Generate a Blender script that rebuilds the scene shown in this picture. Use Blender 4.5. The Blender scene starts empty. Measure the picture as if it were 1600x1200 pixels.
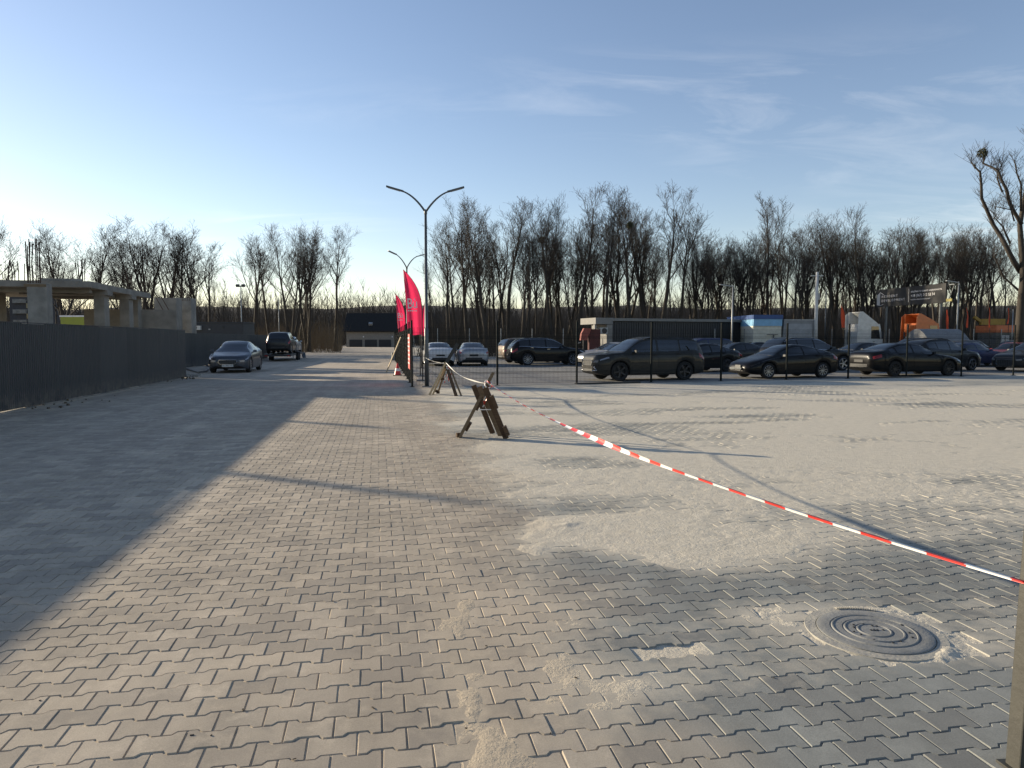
import bpy, math, random
import numpy as np
from mathutils import Vector, Matrix, Quaternion

R = math.radians
sc = bpy.context.scene
col = sc.collection
random.seed(7)
RNG = np.random.default_rng(7)

# ------------------------------------------------------------------ camera
CH, F, PITCH = 1.64, 1110.0, math.atan(70 / 1110.0)
cd = bpy.data.cameras.new('camera'); cam = bpy.data.objects.new('camera', cd); col.objects.link(cam)
cam.location = (0, 0, CH); cam.rotation_euler = (math.pi / 2 - PITCH, 0, 0)
cd.sensor_width = 36.0; cd.lens = 36.0 * F / 1600.0; cd.clip_end = 5000; cd.clip_start = 0.05
sc.camera = cam
# ------------------------------------------------------------------ light
SUN_EL, SUN_AZ = R(14.0), R(-63.0)           # azimuth from +Y, negative is towards -X
SUNV = Vector((math.sin(SUN_AZ) * math.cos(SUN_EL), math.cos(SUN_AZ) * math.cos(SUN_EL), math.sin(SUN_EL)))
w = bpy.data.worlds.new('World'); sc.world = w; w.use_nodes = True
nt = w.node_tree; nt.nodes.clear()
wo = nt.nodes.new('ShaderNodeOutputWorld'); bg = nt.nodes.new('ShaderNodeBackground')
sky = nt.nodes.new('ShaderNodeTexSky'); sky.sky_type = 'NISHITA'; sky.sun_disc = False
sky.sun_elevation = SUN_EL; sky.sun_rotation = SUN_AZ % (2 * math.pi)
sky.air_density = 1.0; sky.dust_density = 0.2; sky.ozone_density = 1.2; sky.altitude = 150
bg.inputs['Strength'].default_value = 0.080
CLX, CLY = 5.2, 2.9
# thin cirrus spread over the whole sky dome
tc = nt.nodes.new('ShaderNodeTexCoord'); sx = nt.nodes.new('ShaderNodeSeparateXYZ')
nt.links.new(tc.outputs['Generated'], sx.inputs[0])
def wmath(op, a, b=None, clamp=False):
    n = nt.nodes.new('ShaderNodeMath'); n.operation = op; n.use_clamp = clamp
    for i, v in enumerate((a, b)):
        if v is None: continue
        if isinstance(v, (int, float)): n.inputs[i].default_value = v
        else: nt.links.new(v, n.inputs[i])
    return n.outputs[0]
zz = wmath('ADD', wmath('MAXIMUM', sx.outputs[2], 0.0), 0.12)
cx = nt.nodes.new('ShaderNodeCombineXYZ')
nt.links.new(wmath('DIVIDE', sx.outputs[0], zz), cx.inputs[0]); nt.links.new(wmath('DIVIDE', sx.outputs[1], zz), cx.inputs[1])
mp = nt.nodes.new('ShaderNodeMapping'); mp.inputs['Rotation'].default_value = (0, 0, R(28)); mp.inputs['Scale'].default_value = (0.9, 2.0, 1)
mp.inputs['Location'].default_value = (CLX, CLY, 0)
nt.links.new(cx.outputs[0], mp.inputs[0])
n1 = nt.nodes.new('ShaderNodeTexNoise'); n1.inputs['Scale'].default_value = 1.6; n1.inputs['Detail'].default_value = 9; n1.inputs['Roughness'].default_value = 0.62; n1.inputs['Distortion'].default_value = 0.7
n2 = nt.nodes.new('ShaderNodeTexNoise'); n2.inputs['Scale'].default_value = 0.33; n2.inputs['Detail'].default_value = 2
nt.links.new(mp.outputs[0], n1.inputs[0]); nt.links.new(mp.outputs[0], n2.inputs[0])
m1 = wmath('MULTIPLY', wmath('SUBTRACT', n1.outputs[0], 0.47, True), 2.6, True)
m2 = wmath('MULTIPLY', wmath('SUBTRACT', n2.outputs[0], 0.50, True), 5.0, True)
mm = wmath('MULTIPLY', wmath('MULTIPLY', m1, m2), 0.38, True)
mixc = nt.nodes.new('ShaderNodeMix'); mixc.data_type = 'RGBA'
hue = nt.nodes.new('ShaderNodeMix'); hue.data_type = 'RGBA'; hue.blend_type = 'MULTIPLY'; hue.inputs[0].default_value = 1; hue.inputs[7].default_value = (1.02, 0.95, 0.995, 1)
nt.links.new(sky.outputs[0], hue.inputs[6])
nt.links.new(mm, mixc.inputs[0]); nt.links.new(hue.outputs[2], mixc.inputs[6]); mixc.inputs[7].default_value = (9.0, 8.6, 8.2, 1)
nt.links.new(mixc.outputs[2], bg.inputs[0]); nt.links.new(bg.outputs[0], wo.inputs[0])
sd = bpy.data.lights.new('sun', 'SUN'); sun = bpy.data.objects.new('sun', sd); col.objects.link(sun)
sd.energy = 3.7; sd.angle = R(0.53); sd.color = (1.0, 0.86, 0.645)
sun.rotation_euler = SUNV.to_track_quat('Z', 'Y').to_euler()
vs = sc.view_settings; vs.view_transform = 'Standard'; vs.look = 'None'; vs.gamma = 1; vs.exposure = 1.22
sc.cycles.use_denoising = True
sc.cycles.max_bounces = 5

# ------------------------------------------------------------------ pixel helpers (photo is 1600 x 1200)
CP, SP = math.cos(PITCH), math.sin(PITCH)
def ray(px, py):
    u, v = (px - 800) / F, (600 - py) / F
    return Vector((u, CP + v * SP, -SP + v * CP))
def gp(px, py, z=0.0):
    d = ray(px, py); t = (z - CH) / d.z
    return Vector((d.x * t, d.y * t, z))
def at(px, py, Y):
    d = ray(px, py); t = Y / d.y
    return Vector((d.x * t, Y, CH + d.z * t))
TH = R(10.7); RD = Vector((math.cos(TH), math.sin(TH), 0)); PD = Vector((-math.sin(TH), math.cos(TH), 0))  # paver row / road axis

# ------------------------------------------------------------------ materials
def nodes(name):
    m = bpy.data.materials.new(name); m.use_nodes = True
    return m, m.node_tree, m.node_tree.nodes['Principled BSDF']
def link_noise(t, scale, detail=4, rough=0.55, coord='Object', stretch=None):
    c = t.nodes.new('ShaderNodeTexCoord'); src = c.outputs['Object']
    if coord == 'World':
        g = t.nodes.new('ShaderNodeNewGeometry'); src = g.outputs['Position']
    if stretch:
        mpn = t.nodes.new('ShaderNodeMapping'); mpn.inputs['Scale'].default_value = stretch
        t.links.new(src, mpn.inputs[0]); src = mpn.outputs[0]
    n = t.nodes.new('ShaderNodeTexNoise'); n.inputs['Scale'].default_value = scale; n.inputs['Detail'].default_value = detail; n.inputs['Roughness'].default_value = rough
    t.links.new(src, n.inputs[0]); return n.outputs[0]
def mth(t, op, a, b=None, c=None, clamp=False):
    n = t.nodes.new('ShaderNodeMath'); n.operation = op; n.use_clamp = clamp
    for i, v in enumerate((a, b, c)):
        if v is None: continue
        if isinstance(v, (int, float)): n.inputs[i].default_value = v
        else: t.links.new(v, n.inputs[i])
    return n.outputs[0]
def mixrgb(t, f, a, b):
    n = t.nodes.new('ShaderNodeMix'); n.data_type = 'RGBA'
    for i, v in ((0, f), (6, a), (7, b)):
        if isinstance(v, (int, float)): n.inputs[i].default_value = v
        elif isinstance(v, (tuple, list)): n.inputs[i].default_value = (*v[:3], 1)
        else: t.links.new(v, n.inputs[i])
    return n.outputs[2]
def bump(t, p, h, strength=0.3, dist=0.01):
    b = t.nodes.new('ShaderNodeBump'); b.inputs['Strength'].default_value = strength; b.inputs['Distance'].default_value = dist
    t.links.new(h, b.inputs['Height']); t.links.new(b.outputs[0], p.inputs['Normal'])
MC = {}
def mat(name, c, rough=0.6, metal=0.0, c2=None, scale=3.0, detail=5, bmp=0.0, bdist=0.01, coat=0.0, coord='Object', stretch=None, spec=None, emit=None, contrast=2.2):
    if name in MC: return MC[name]
    m, t, p = nodes(name)
    p.inputs['Roughness'].default_value = rough; p.inputs['Metallic'].default_value = metal
    if coat: p.inputs['Coat Weight'].default_value = coat; p.inputs['Coat Roughness'].default_value = 0.06
    if spec is not None: p.inputs['Specular IOR Level'].default_value = spec
    if c2 is None: c2 = tuple(x * 0.75 for x in c)
    n = link_noise(t, scale, detail, coord=coord, stretch=stretch)
    f = mth(t, 'MULTIPLY_ADD', n, contrast, 0.5 - contrast * 0.5, clamp=True)
    t.links.new(mixrgb(t, f, c, c2), p.inputs['Base Color'])
    if bmp: bump(t, p, link_noise(t, scale * 6, 4, coord=coord, stretch=stretch), bmp, bdist)
    if emit: p.inputs['Emission Color'].default_value = (*emit[0], 1); p.inputs['Emission Strength'].default_value = emit[1]
    MC[name] = m; return m
def paint(name, c, rough=0.32, metal=0.35, dusty=0.25):
    if name in MC: return MC[name]
    m, t, p = nodes(name)
    p.inputs['Metallic'].default_value = metal; p.inputs['Coat Weight'].default_value = 0.3; p.inputs['Coat Roughness'].default_value = 0.03; p.inputs['Specular IOR Level'].default_value = 0.1
    n = link_noise(t, 2.5, 6, 0.6)
    g = t.nodes.new('ShaderNodeNewGeometry'); s = t.nodes.new('ShaderNodeSeparateXYZ'); t.links.new(g.outputs['Normal'], s.inputs[0])
    dirt = mth(t, 'MULTIPLY', mth(t, 'MULTIPLY_ADD', n, 2.0, -0.5, clamp=True), dusty, clamp=True)
    t.links.new(mixrgb(t, dirt, c, (0.22, 0.20, 0.17)), p.inputs['Base Color'])
    t.links.new(mth(t, 'MULTIPLY_ADD', dirt, 0.9, rough, clamp=True), p.inputs['Roughness'])
    MC[name] = m; return m

CONC = mat('concrete_raw', (0.27, 0.255, 0.225), 0.9, c2=(0.14, 0.132, 0.115), scale=1.6, bmp=0.4, bdist=0.02)
CONC_L = mat('concrete_pale', (0.28, 0.27, 0.245), 0.9, c2=(0.15, 0.145, 0.13), scale=2.2, bmp=0.3)
WALLB = mat('board_brown', (0.20, 0.13, 0.07), 0.85, c2=(0.13, 0.085, 0.05), scale=1.2)
FENCE = mat('fence_coated_steel', (0.034, 0.039, 0.044), 0.5, 0.0, c2=(0.027, 0.031, 0.036), scale=1.2)
def fence_mat():
    m, t, p = nodes('fence_sheet'); p.inputs['Roughness'].default_value = .5
    oi = t.nodes.new('ShaderNodeObjectInfo'); g = t.nodes.new('ShaderNodeNewGeometry'); sp = t.nodes.new('ShaderNodeSeparateXYZ'); t.links.new(g.outputs['Position'], sp.inputs[0])
    c = mixrgb(t, oi.outputs['Random'], (.029, .034, .039), (.043, .048, .053))
    st = link_noise(t, 2.2, 6, .6, 'World', (3, 3, .35)); c = mixrgb(t, mth(t, 'MULTIPLY_ADD', st, 1.6, -.75, clamp=True), c, (.075, .074, .07))
    sl = mth(t, 'MULTIPLY', mth(t, 'MULTIPLY_ADD', link_noise(t, 5, 5, .65, 'World'), 3.0, -1.1, clamp=True), mth(t, 'MULTIPLY_ADD', sp.outputs[2], -2.2, 1.0, clamp=True)); c = mixrgb(t, mth(t, 'MULTIPLY', sl, .7), c, (.20, .18, .15))
    t.links.new(c, p.inputs['Base Color']); return m
SHEET = fence_mat()
WIRE = mat('dark_green_wire', (0.010, 0.013, 0.013), 0.8, spec=0.15)
STEEL = mat('lamp_steel', (0.10, 0.11, 0.115), 0.45, 0.5, c2=(0.075, 0.08, 0.085), scale=6)
GALV = mat('galvanised', (0.36, 0.37, 0.37), 0.5, 0.4)
RUST = mat('rebar_rust', (0.07, 0.045, 0.03), 0.85)
WOOD_D = mat('wood_dark', (0.105, 0.062, 0.03), 0.85, c2=(0.055, 0.032, 0.017), scale=9, stretch=(1, 1, 6), bmp=0.5)
WOOD_M = mat('wood_weathered', (0.20, 0.145, 0.085), 0.85, c2=(0.115, 0.08, 0.045), scale=9, stretch=(1, 1, 6), bmp=0.5)
WOOD_L = mat('wood_fresh', (0.50, 0.40, 0.25), 0.8, c2=(0.36, 0.27, 0.16), scale=8, stretch=(1, 1, 6), bmp=0.3)
RED = mat('tape_red', (0.72, 0.05, 0.035), 0.4)
WHITE = mat('tape_white', (0.80, 0.79, 0.75), 0.4, c2=(0.7, 0.69, 0.66))
def cloth(name, c, tr=0.35):
    m, t, p = nodes(name); p.inputs['Base Color'].default_value = (*c, 1); p.inputs['Roughness'].default_value = 0.75
    o = t.nodes['Material Output']; tl = t.nodes.new('ShaderNodeBsdfTranslucent'); mx = t.nodes.new('ShaderNodeMixShader')
    n = link_noise(t, 3, 4); k = mixrgb(t, mth(t, 'MULTIPLY_ADD', n, 1.5, -0.25, clamp=True), c, tuple(v * 0.85 for v in c))
    t.links.new(k, p.inputs['Base Color']); t.links.new(k, tl.inputs[0])
    mx.inputs[0].default_value = tr; t.links.new(p.outputs[0], mx.inputs[1]); t.links.new(tl.outputs[0], mx.inputs[2]); t.links.new(mx.outputs[0], o.inputs[0])
    return m
FLAG = cloth('flag_crimson', (0.80, 0.040, 0.125), 0.5)
FLAGO = cloth('flag_orange', (0.70, 0.10, 0.035), 0.3)
BANNER = mat('banner_red', (0.62, 0.09, 0.07), 0.6)
PRINT = mat('print_white', (0.82, 0.80, 0.78), 0.6)
GLASS = mat('car_glass', (0.004, 0.005, 0.006), 0.03, 0.0, c2=(0.006, 0.007, 0.008), spec=1.0)
TYRE = mat('tyre_rubber', (0.015, 0.015, 0.016), 0.85)
RIM = mat('rim_alloy', (0.42, 0.42, 0.43), 0.35, 0.9)
RIMD = mat('rim_dark', (0.06, 0.06, 0.065), 0.4, 0.7)
CHROME = mat('chrome_trim', (0.55, 0.55, 0.56), 0.2, 0.95)
PLAST = mat('black_plastic', (0.018, 0.018, 0.019), 0.55)
TAIL = mat('tail_lamp', (0.30, 0.012, 0.012), 0.15, coat=0.5)
HEAD = mat('head_lamp', (0.42, 0.43, 0.45), 0.12, 0.4, coat=0.6)
BARK = mat('bark', (0.058, 0.047, 0.036), 0.95, c2=(0.030, 0.025, 0.020), scale=2.0, bmp=0.6, bdist=0.03, stretch=(1, 1, 0.25))
TWIG = mat('twig_bark', (0.042, 0.034, 0.027), 0.95, c2=(0.028, 0.023, 0.019), scale=0.7)

# ------------------------------------------------------------------ mesh helpers
def mkmesh(name, V, Fc, mats, fm=None, smooth=False):
    me = bpy.data.meshes.new(name); me.from_pydata([tuple(v) for v in V], [], [tuple(f) for f in Fc])
    for m in (mats if isinstance(mats, (list, tuple)) else [mats]): me.materials.append(m)
    if fm is not None: me.polygons.foreach_set('material_index', np.array(fm, dtype=np.int32))
    if smooth: me.polygons.foreach_set('use_smooth', np.ones(len(Fc), dtype=bool))
    me.update(); return me
def fastmesh(name, V, loops, sizes, mats, smooth=False, attrs=None):
    """V (n,3) float, loops flat vertex index array, sizes per-face vertex counts"""
    me = bpy.data.meshes.new(name); me.vertices.add(len(V)); me.vertices.foreach_set('co', np.asarray(V, np.float32).ravel())
    loops = np.asarray(loops, np.int32).ravel(); sizes = np.asarray(sizes, np.int32)
    me.loops.add(len(loops)); me.loops.foreach_set('vertex_index', loops)
    me.polygons.add(len(sizes)); st = np.concatenate([[0], np.cumsum(sizes)[:-1]]).astype(np.int32)
    me.polygons.foreach_set('loop_start', st)
    me.update(calc_edges=True)
    for m in (mats if isinstance(mats, (list, tuple)) else [mats]): me.materials.append(m)
    me.polygons.foreach_set('use_smooth', np.full(len(sizes), smooth, dtype=bool))
    for k, v in (attrs or {}).items():
        a = me.attributes.new(k, 'FLOAT', 'POINT'); a.data.foreach_set('value', np.asarray(v, np.float32))
    return me
def link(name, me, parent=None, loc=None, rot=None):
    o = bpy.data.objects.new(name, me); col.objects.link(o)
    if parent: o.parent = parent
    if loc is not None: o.location = loc
    if rot is not None: o.rotation_euler = rot
    return o
class MB:
    def __init__(s): s.V = []; s.F = []; s.M = []
    def add(s, V, Fc, mi=0):
        b = len(s.V); s.V += [tuple(v) for v in V]; s.F += [tuple(i + b for i in f) for f in Fc]; s.M += [mi] * len(Fc); return s
    def box(s, c, d, rot=None, mi=0, taper=(1, 1)):
        x, y, z = d[0] / 2, d[1] / 2, d[2] / 2; tx, ty = taper
        P = [Vector(p) for p in ((-x, -y, -z), (x, -y, -z), (x, y, -z), (-x, y, -z), (-x * tx, -y * ty, z), (x * tx, -y * ty, z), (x * tx, y * ty, z), (-x * tx, y * ty, z))]
        if rot is not None: P = [rot @ p for p in P]
        return s.add([p + Vector(c) for p in P], [(3, 2, 1, 0), (4, 5, 6, 7), (0, 1, 5, 4), (1, 2, 6, 5), (2, 3, 7, 6), (3, 0, 4, 7)], mi)
    def bar(s, a, b, w, h, up=(0, 0, 1), mi=0):
        a, b = Vector(a), Vector(b); d = b - a; L = d.length; zx = d.normalized(); u = Vector(up)
        if abs(u.dot(zx)) > 0.98: u = Vector((1, 0, 0))
        yx = u.cross(zx).normalized(); xx = zx.cross(yx)           # xx is 'up' like
        m = Matrix((yx, xx, zx)).transposed()
        return s.box((a + b) / 2, (w, h, L), m, mi)
    def tube(s, pts, rad, n=8, mi=0, cap=True):
        pts = [Vector(p) for p in pts]; k = len(pts); rad = [rad] * k if isinstance(rad, (int, float)) else rad
        V = []; prev = None
        for i, p in enumerate(pts):
            d = (pts[min(i + 1, k - 1)] - pts[max(i - 1, 0)]).normalized()
            if prev is None:
                u = Vector((0, 0, 1)) if abs(d.z) < 0.9 else Vector((1, 0, 0)); prev = (u - d * u.dot(d)).normalized()
            else: prev = (prev - d * prev.dot(d)).normalized()
            q = d.cross(prev)
            for j in range(n):
                a = 2 * math.pi * j / n; V.append(p + (prev * math.cos(a) + q * math.sin(a)) * rad[i])
        Fc = [(i * n + j, i * n + (j + 1) % n, (i + 1) * n + (j + 1) % n, (i + 1) * n + j) for i in range(k - 1) for j in range(n)]
        if cap: Fc += [tuple(range(n - 1, -1, -1)), tuple((k - 1) * n + j for j in range(n))]
        return s.add(V, Fc, mi)
    def lathe(s, prof, n=24, axis='Z', c=(0, 0, 0), mi=0):
        V = []; c = Vector(c)
        for r, z in prof:
            for j in range(n):
                a = 2 * math.pi * j / n
                p = Vector((r * math.cos(a), r * math.sin(a), z)) if axis == 'Z' else Vector((r * math.cos(a), z, r * math.sin(a)))
                V.append(p + c)
        k = len(prof)
        return s.add(V, [(i * n + j, i * n + (j + 1) % n, (i + 1) * n + (j + 1) % n, (i + 1) * n + j) for i in range(k - 1) for j in range(n)], mi)
    def prism(s, poly, a, b, axis='Y', mi=0):
        n = len(poly)
        f = {'Y': lambda p, t: (p[0], t, p[1]), 'X': lambda p, t: (t, p[0], p[1]), 'Z': lambda p, t: (p[0], p[1], t)}[axis]
        V = [f(p, a) for p in poly] + [f(p, b) for p in poly]
        return s.add(V, [tuple(range(n)), tuple(range(2 * n - 1, n - 1, -1))] + [(i, (i + 1) % n, n + (i + 1) % n, n + i) for i in range(n)], mi)
    def mesh(s, name, mats, smooth=False): return mkmesh(name, s.V, s.F, mats, s.M, smooth)
    def build(s, name, mats, parent=None, smooth=False, loc=None): return link(name, s.mesh(name, mats, smooth), parent, loc)
def fixnormals(me):
    import bmesh
    bm = bmesh.new(); bm.from_mesh(me); bmesh.ops.recalc_face_normals(bm, faces=bm.faces); bm.to_mesh(me); bm.free()
def smooth_angle(me, ang=35):
    try: me.set_sharp_from_angle(angle=R(ang))
    except Exception: pass
def tag(o, label, cat, group=None, kind=None):
    if label: o['label'] = label
    if cat: o['category'] = cat
    if group: o['group'] = group
    if kind: o['kind'] = kind
    return o
def thing(name, label, cat, loc=(0, 0, 0), rz=0.0, group=None):
    o = bpy.data.objects.new(name, None); col.objects.link(o); o.location = loc; o.rotation_euler = (0, 0, rz); o.empty_display_size = 0.2
    return tag(o, label, cat, group)
def copy_tree(o, parent=None):
    c = o.copy(); col.objects.link(c); c.parent = parent
    for ch in list(o.children): copy_tree(ch, c)
    return c
def text_mesh(s, size, material, extrude=0.002, align='LEFT', spacing=1.0):
    cu = bpy.data.curves.new('lettering', 'FONT'); cu.body = s; cu.size = size; cu.extrude = extrude; cu.align_x = align; cu.align_y = 'CENTER'; cu.space_character = spacing; cu.resolution_u = 2
    o = bpy.data.objects.new('lettering', cu); col.objects.link(o)
    me = bpy.data.meshes.new_from_object(o.evaluated_get(bpy.context.evaluated_depsgraph_get()))
    bpy.data.objects.remove(o); bpy.data.curves.remove(cu); me.materials.clear(); me.materials.append(material); return me
def heading(dx, dy): return math.atan2(dy, dx)

# ------------------------------------------------------------------ 2D noise
def _hash(ix, iy, seed):
    h = (ix.astype(np.int64) * 374761393 + iy.astype(np.int64) * 668265263 + seed * 982451653) & 0x7fffffff
    h = ((h ^ (h >> 13)) * 1274126177) & 0x7fffffff
    return ((h ^ (h >> 16)) & 0xffff) / 65535.0
def vn(x, y, seed=0):
    ix, iy = np.floor(x), np.floor(y); fx, fy = x - ix, y - iy; fx = fx * fx * (3 - 2 * fx); fy = fy * fy * (3 - 2 * fy)
    a, b, c, d = _hash(ix, iy, seed), _hash(ix + 1, iy, seed), _hash(ix, iy + 1, seed), _hash(ix + 1, iy + 1, seed)
    return (a + (b - a) * fx) * (1 - fy) + (c + (d - c) * fx) * fy
def fbm(x, y, seed=0, o=4):
    s, a, t = 0, 0.5, 0
    for i in range(o): s = s + a * vn(x * 2 ** i + 17.3 * i, y * 2 ** i - 9.1 * i, seed + i); t += a; a *= 0.5
    return s / t
def sstep(a, b, x): t = np.clip((x - a) / (b - a), 0, 1); return t * t * (3 - 2 * t)
def blob(x, y, px, py, rx, ry, rot=0.0):
    c = gp(px, py); dx, dy = x - c.x, y - c.y; cr, sr = math.cos(rot), math.sin(rot)
    u, v = (dx * cr + dy * sr) / rx, (-dx * sr + dy * cr) / ry
    return np.exp(-(u * u + v * v))
MAN = gp(1366, 988); PIT = gp(1046, 1022)
def zone(x, y):          # 0 = old tan paving, 1 = new grey paving
    e = 1.05 - 0.165 * y
    return sstep(-0.45, 0.55, x - e + (fbm(x * 1.1, y * 1.1, 3) - 0.5) * 1.1)
def dust(x, y):          # how much loose sand lies on the paving
    z = zone(x, y)
    streak = fbm((x * 0.9 + y * 0.25) * 0.35, (y - x * 0.22) * 1.15, 21, 5)
    fine = fbm(x * 3.1, y * 3.1, 31, 4)
    d = 0.30 + 0.12 * (fine - 0.5)
    grey = 0.32 + 0.44 * sstep(4.0, 6.2, y - 0.10 * x + 2.4 * (fbm(x * .6, y * .6, 77, 4) - .5)) + 1.15 * (streak - 0.5) + 0.35 * (fine - 0.5)
    d = d * (1 - z) + grey * z
    d = d + 0.50 * blob(x, y, 1085, 868, 0.75, 0.42, 0.1) + 0.30 * blob(x, y, 900, 822, 0.5, 0.35) + 0.30 * blob(x, y, 960, 760, 1.2, 1.1)
    d = d + 0.24 * blob(x, y, 770, 1175, 0.16, 0.25) + 0.24 * blob(x, y, 800, 735, 1.1, 0.5)
    d = d + 0.20 * blob(x, y, 950, 1080, 0.35, 0.3) + 0.22 * blob(x, y, 1150, 960, 0.5, 0.2)
    d = d - 0.42 * blob(x, y, 930, 880, 0.42, 0.5) - 0.32 * blob(x, y, 910, 720, 0.9, 0.6) - 0.20 * blob(x, y, 860, 800, 0.6, 0.5) - 0.35 * blob(x, y, 1040, 950, 0.3, 0.35)
    c = gp(735, 1060); su = (x - c.x) * math.cos(TH) + (y - c.y) * math.sin(TH)
    d = d + (0.40 * np.exp(-(su / 0.17) ** 2) + 0.25 * np.exp(-((su - .45) / 0.25) ** 2)) * sstep(6.5, 4.0, y) * np.clip(fbm(x * 4, y * 1.6, 83, 4) * 2.2 - .45, 0, 1)
    r = np.hypot(x - MAN.x, y - MAN.y); an = np.arctan2(y - MAN.y, x - MAN.x)
    d = d + 0.34 * np.exp(-((r - 0.37) / 0.06) ** 2) * (0.2 + fine) * (0.5 + 0.5 * np.cos(an - 0.1))
    return d

# ------------------------------------------------------------------ ground materials
def attr(t, name):
    a = t.nodes.new('ShaderNodeAttribute'); a.attribute_name = name; return a.outputs['Fac']
SAND_C, SAND_C2 = (0.60, 0.545, 0.44), (0.47, 0.425, 0.34)
def ground_mat(name, is_sand=False, pattern=False):
    m, t, p = nodes(name); p.inputs['Roughness'].default_value = 0.92; p.inputs['Specular IOR Level'].default_value = 0.25
    fine = link_noise(t, 170, 4, 0.75, 'World'); mid = link_noise(t, 9, 5, 0.6, 'World'); big = link_noise(t, 1.3, 5, 0.6, 'World'); big2 = link_noise(t, 0.35, 4, 0.6, 'World')
    zt, du, ti = attr(t, 'zone'), attr(t, 'dust'), attr(t, 'tint')
    stain = link_noise(t, 4.5, 6, 0.68, 'World')
    tanc = mixrgb(t, mth(t, 'MULTIPLY_ADD', big, 2.6, -0.8, clamp=True), (0.47, 0.395, 0.30), (0.31, 0.268, 0.212))
    tanc = mixrgb(t, mth(t, 'MULTIPLY_ADD', stain, 4.0, -2.15, clamp=True), tanc, (0.57, 0.485, 0.375)); tanc = mixrgb(t, mth(t, 'MULTIPLY_ADD', stain, -4.5, 1.85, clamp=True), tanc, (0.25, 0.22, 0.185))
    greyc = mixrgb(t, mth(t, 'MULTIPLY_ADD', mid, 1.6, -0.3, clamp=True), (0.265, 0.268, 0.245), (0.185, 0.19, 0.176))
    base = mixrgb(t, zt, tanc, greyc)
    g0 = t.nodes.new('ShaderNodeNewGeometry'); mr = t.nodes.new('ShaderNodeMapping'); mr.inputs['Rotation'].default_value = (0, 0, -TH); t.links.new(g0.outputs['Position'], mr.inputs[0])
    ms = t.nodes.new('ShaderNodeMapping'); ms.inputs['Scale'].default_value = (2.0, 0.10, 1); t.links.new(mr.outputs[0], ms.inputs[0])
    tyre = t.nodes.new('ShaderNodeTexNoise'); tyre.inputs['Scale'].default_value = 1.0; tyre.inputs['Detail'].default_value = 6; tyre.inputs['Roughness'].default_value = .65; t.links.new(ms.outputs[0], tyre.inputs[0])
    wear = mth(t, 'MULTIPLY', mth(t, 'MULTIPLY_ADD', tyre.outputs[0], 0.9, 0.55), mth(t, 'MULTIPLY_ADD', big2, 0.8, 0.6))
    wm = t.nodes.new('ShaderNodeMix'); wm.data_type = 'RGBA'; wm.blend_type = 'MULTIPLY'; wm.inputs[0].default_value = 1; t.links.new(base, wm.inputs[6]); t.links.new(wear, wm.inputs[7]); base = wm.outputs[2]
    base = mixrgb(t, mth(t, 'MULTIPLY', ti, 0.62, clamp=True), base, mixrgb(t, zt, (0.235, 0.205, 0.17), (0.155, 0.152, 0.142)))
    sand = mixrgb(t, mth(t, 'MULTIPLY_ADD', mid, 2.0, -0.5, clamp=True), SAND_C, SAND_C2)
    sand = mixrgb(t, mth(t, 'SUBTRACT', 1.0, zt), sand, (0.46, 0.385, 0.285))
    if is_sand: c = sand
    else:
        dm = mth(t, 'ADD', du, mth(t, 'MULTIPLY_ADD', mid, 0.8, -0.40)); dm = mth(t, 'ADD', dm, mth(t, 'MULTIPLY_ADD', big, 0.7, -0.35))
        dm = mth(t, 'MULTIPLY_ADD', dm, 2.1, -0.62, clamp=True); c = mixrgb(t, mth(t, 'MULTIPLY', dm, 0.9), base, sand)
    if pattern:
        g = t.nodes.new('ShaderNodeNewGeometry'); mpn = t.nodes.new('ShaderNodeMapping'); mpn.inputs['Rotation'].default_value = (0, 0, -TH); t.links.new(g.outputs['Position'], mpn.inputs[0])
        br = t.nodes.new('ShaderNodeTexBrick'); br.inputs['Scale'].default_value = 1.0; br.inputs['Brick Width'].default_value = 0.2; br.inputs['Row Height'].default_value = 0.143; br.inputs['Mortar Size'].default_value = 0.006
        t.links.new(mpn.outputs[0], br.inputs[0])
        c = mixrgb(t, mth(t, 'MULTIPLY', br.outputs['Fac'], 0.35), c, (0.12, 0.11, 0.10))
    sp = mth(t, 'MULTIPLY_ADD', fine, 0.9, 0.55)
    v = t.nodes.new('ShaderNodeMix'); v.data_type = 'RGBA'; v.blend_type = 'MULTIPLY'; v.inputs[0].default_value = 1
    t.links.new(c, v.inputs[6]); t.links.new(sp, v.inputs[7]); t.links.new(v.outputs[2], p.inputs['Base Color'])
    hsum = mth(t, 'ADD', mth(t, 'MULTIPLY', fine, 0.25), mth(t, 'MULTIPLY', link_noise(t, 34 if is_sand else 60, 6, 0.7, 'World'), 1.6 if is_sand else 0.5))
    bump(t, p, hsum, 0.7 if is_sand else 0.4, 0.010 if is_sand else 0.003)
    return m
PAVER = ground_mat('paver_concrete'); SANDM = ground_mat('loose_sand', True); ROADM = ground_mat('far_paving', pattern=True)
TERR = mat('dry_earth', (0.10, 0.078, 0.05), 0.95, c2=(0.065, 0.052, 0.035), scale=0.25, coord='World', bmp=0.5, bdist=0.1)
LOT = mat('lot_gravel', (0.235, 0.225, 0.205), 0.92, c2=(0.16, 0.155, 0.145), scale=0.8, coord='World', bmp=0.4, bdist=0.02)

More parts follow.
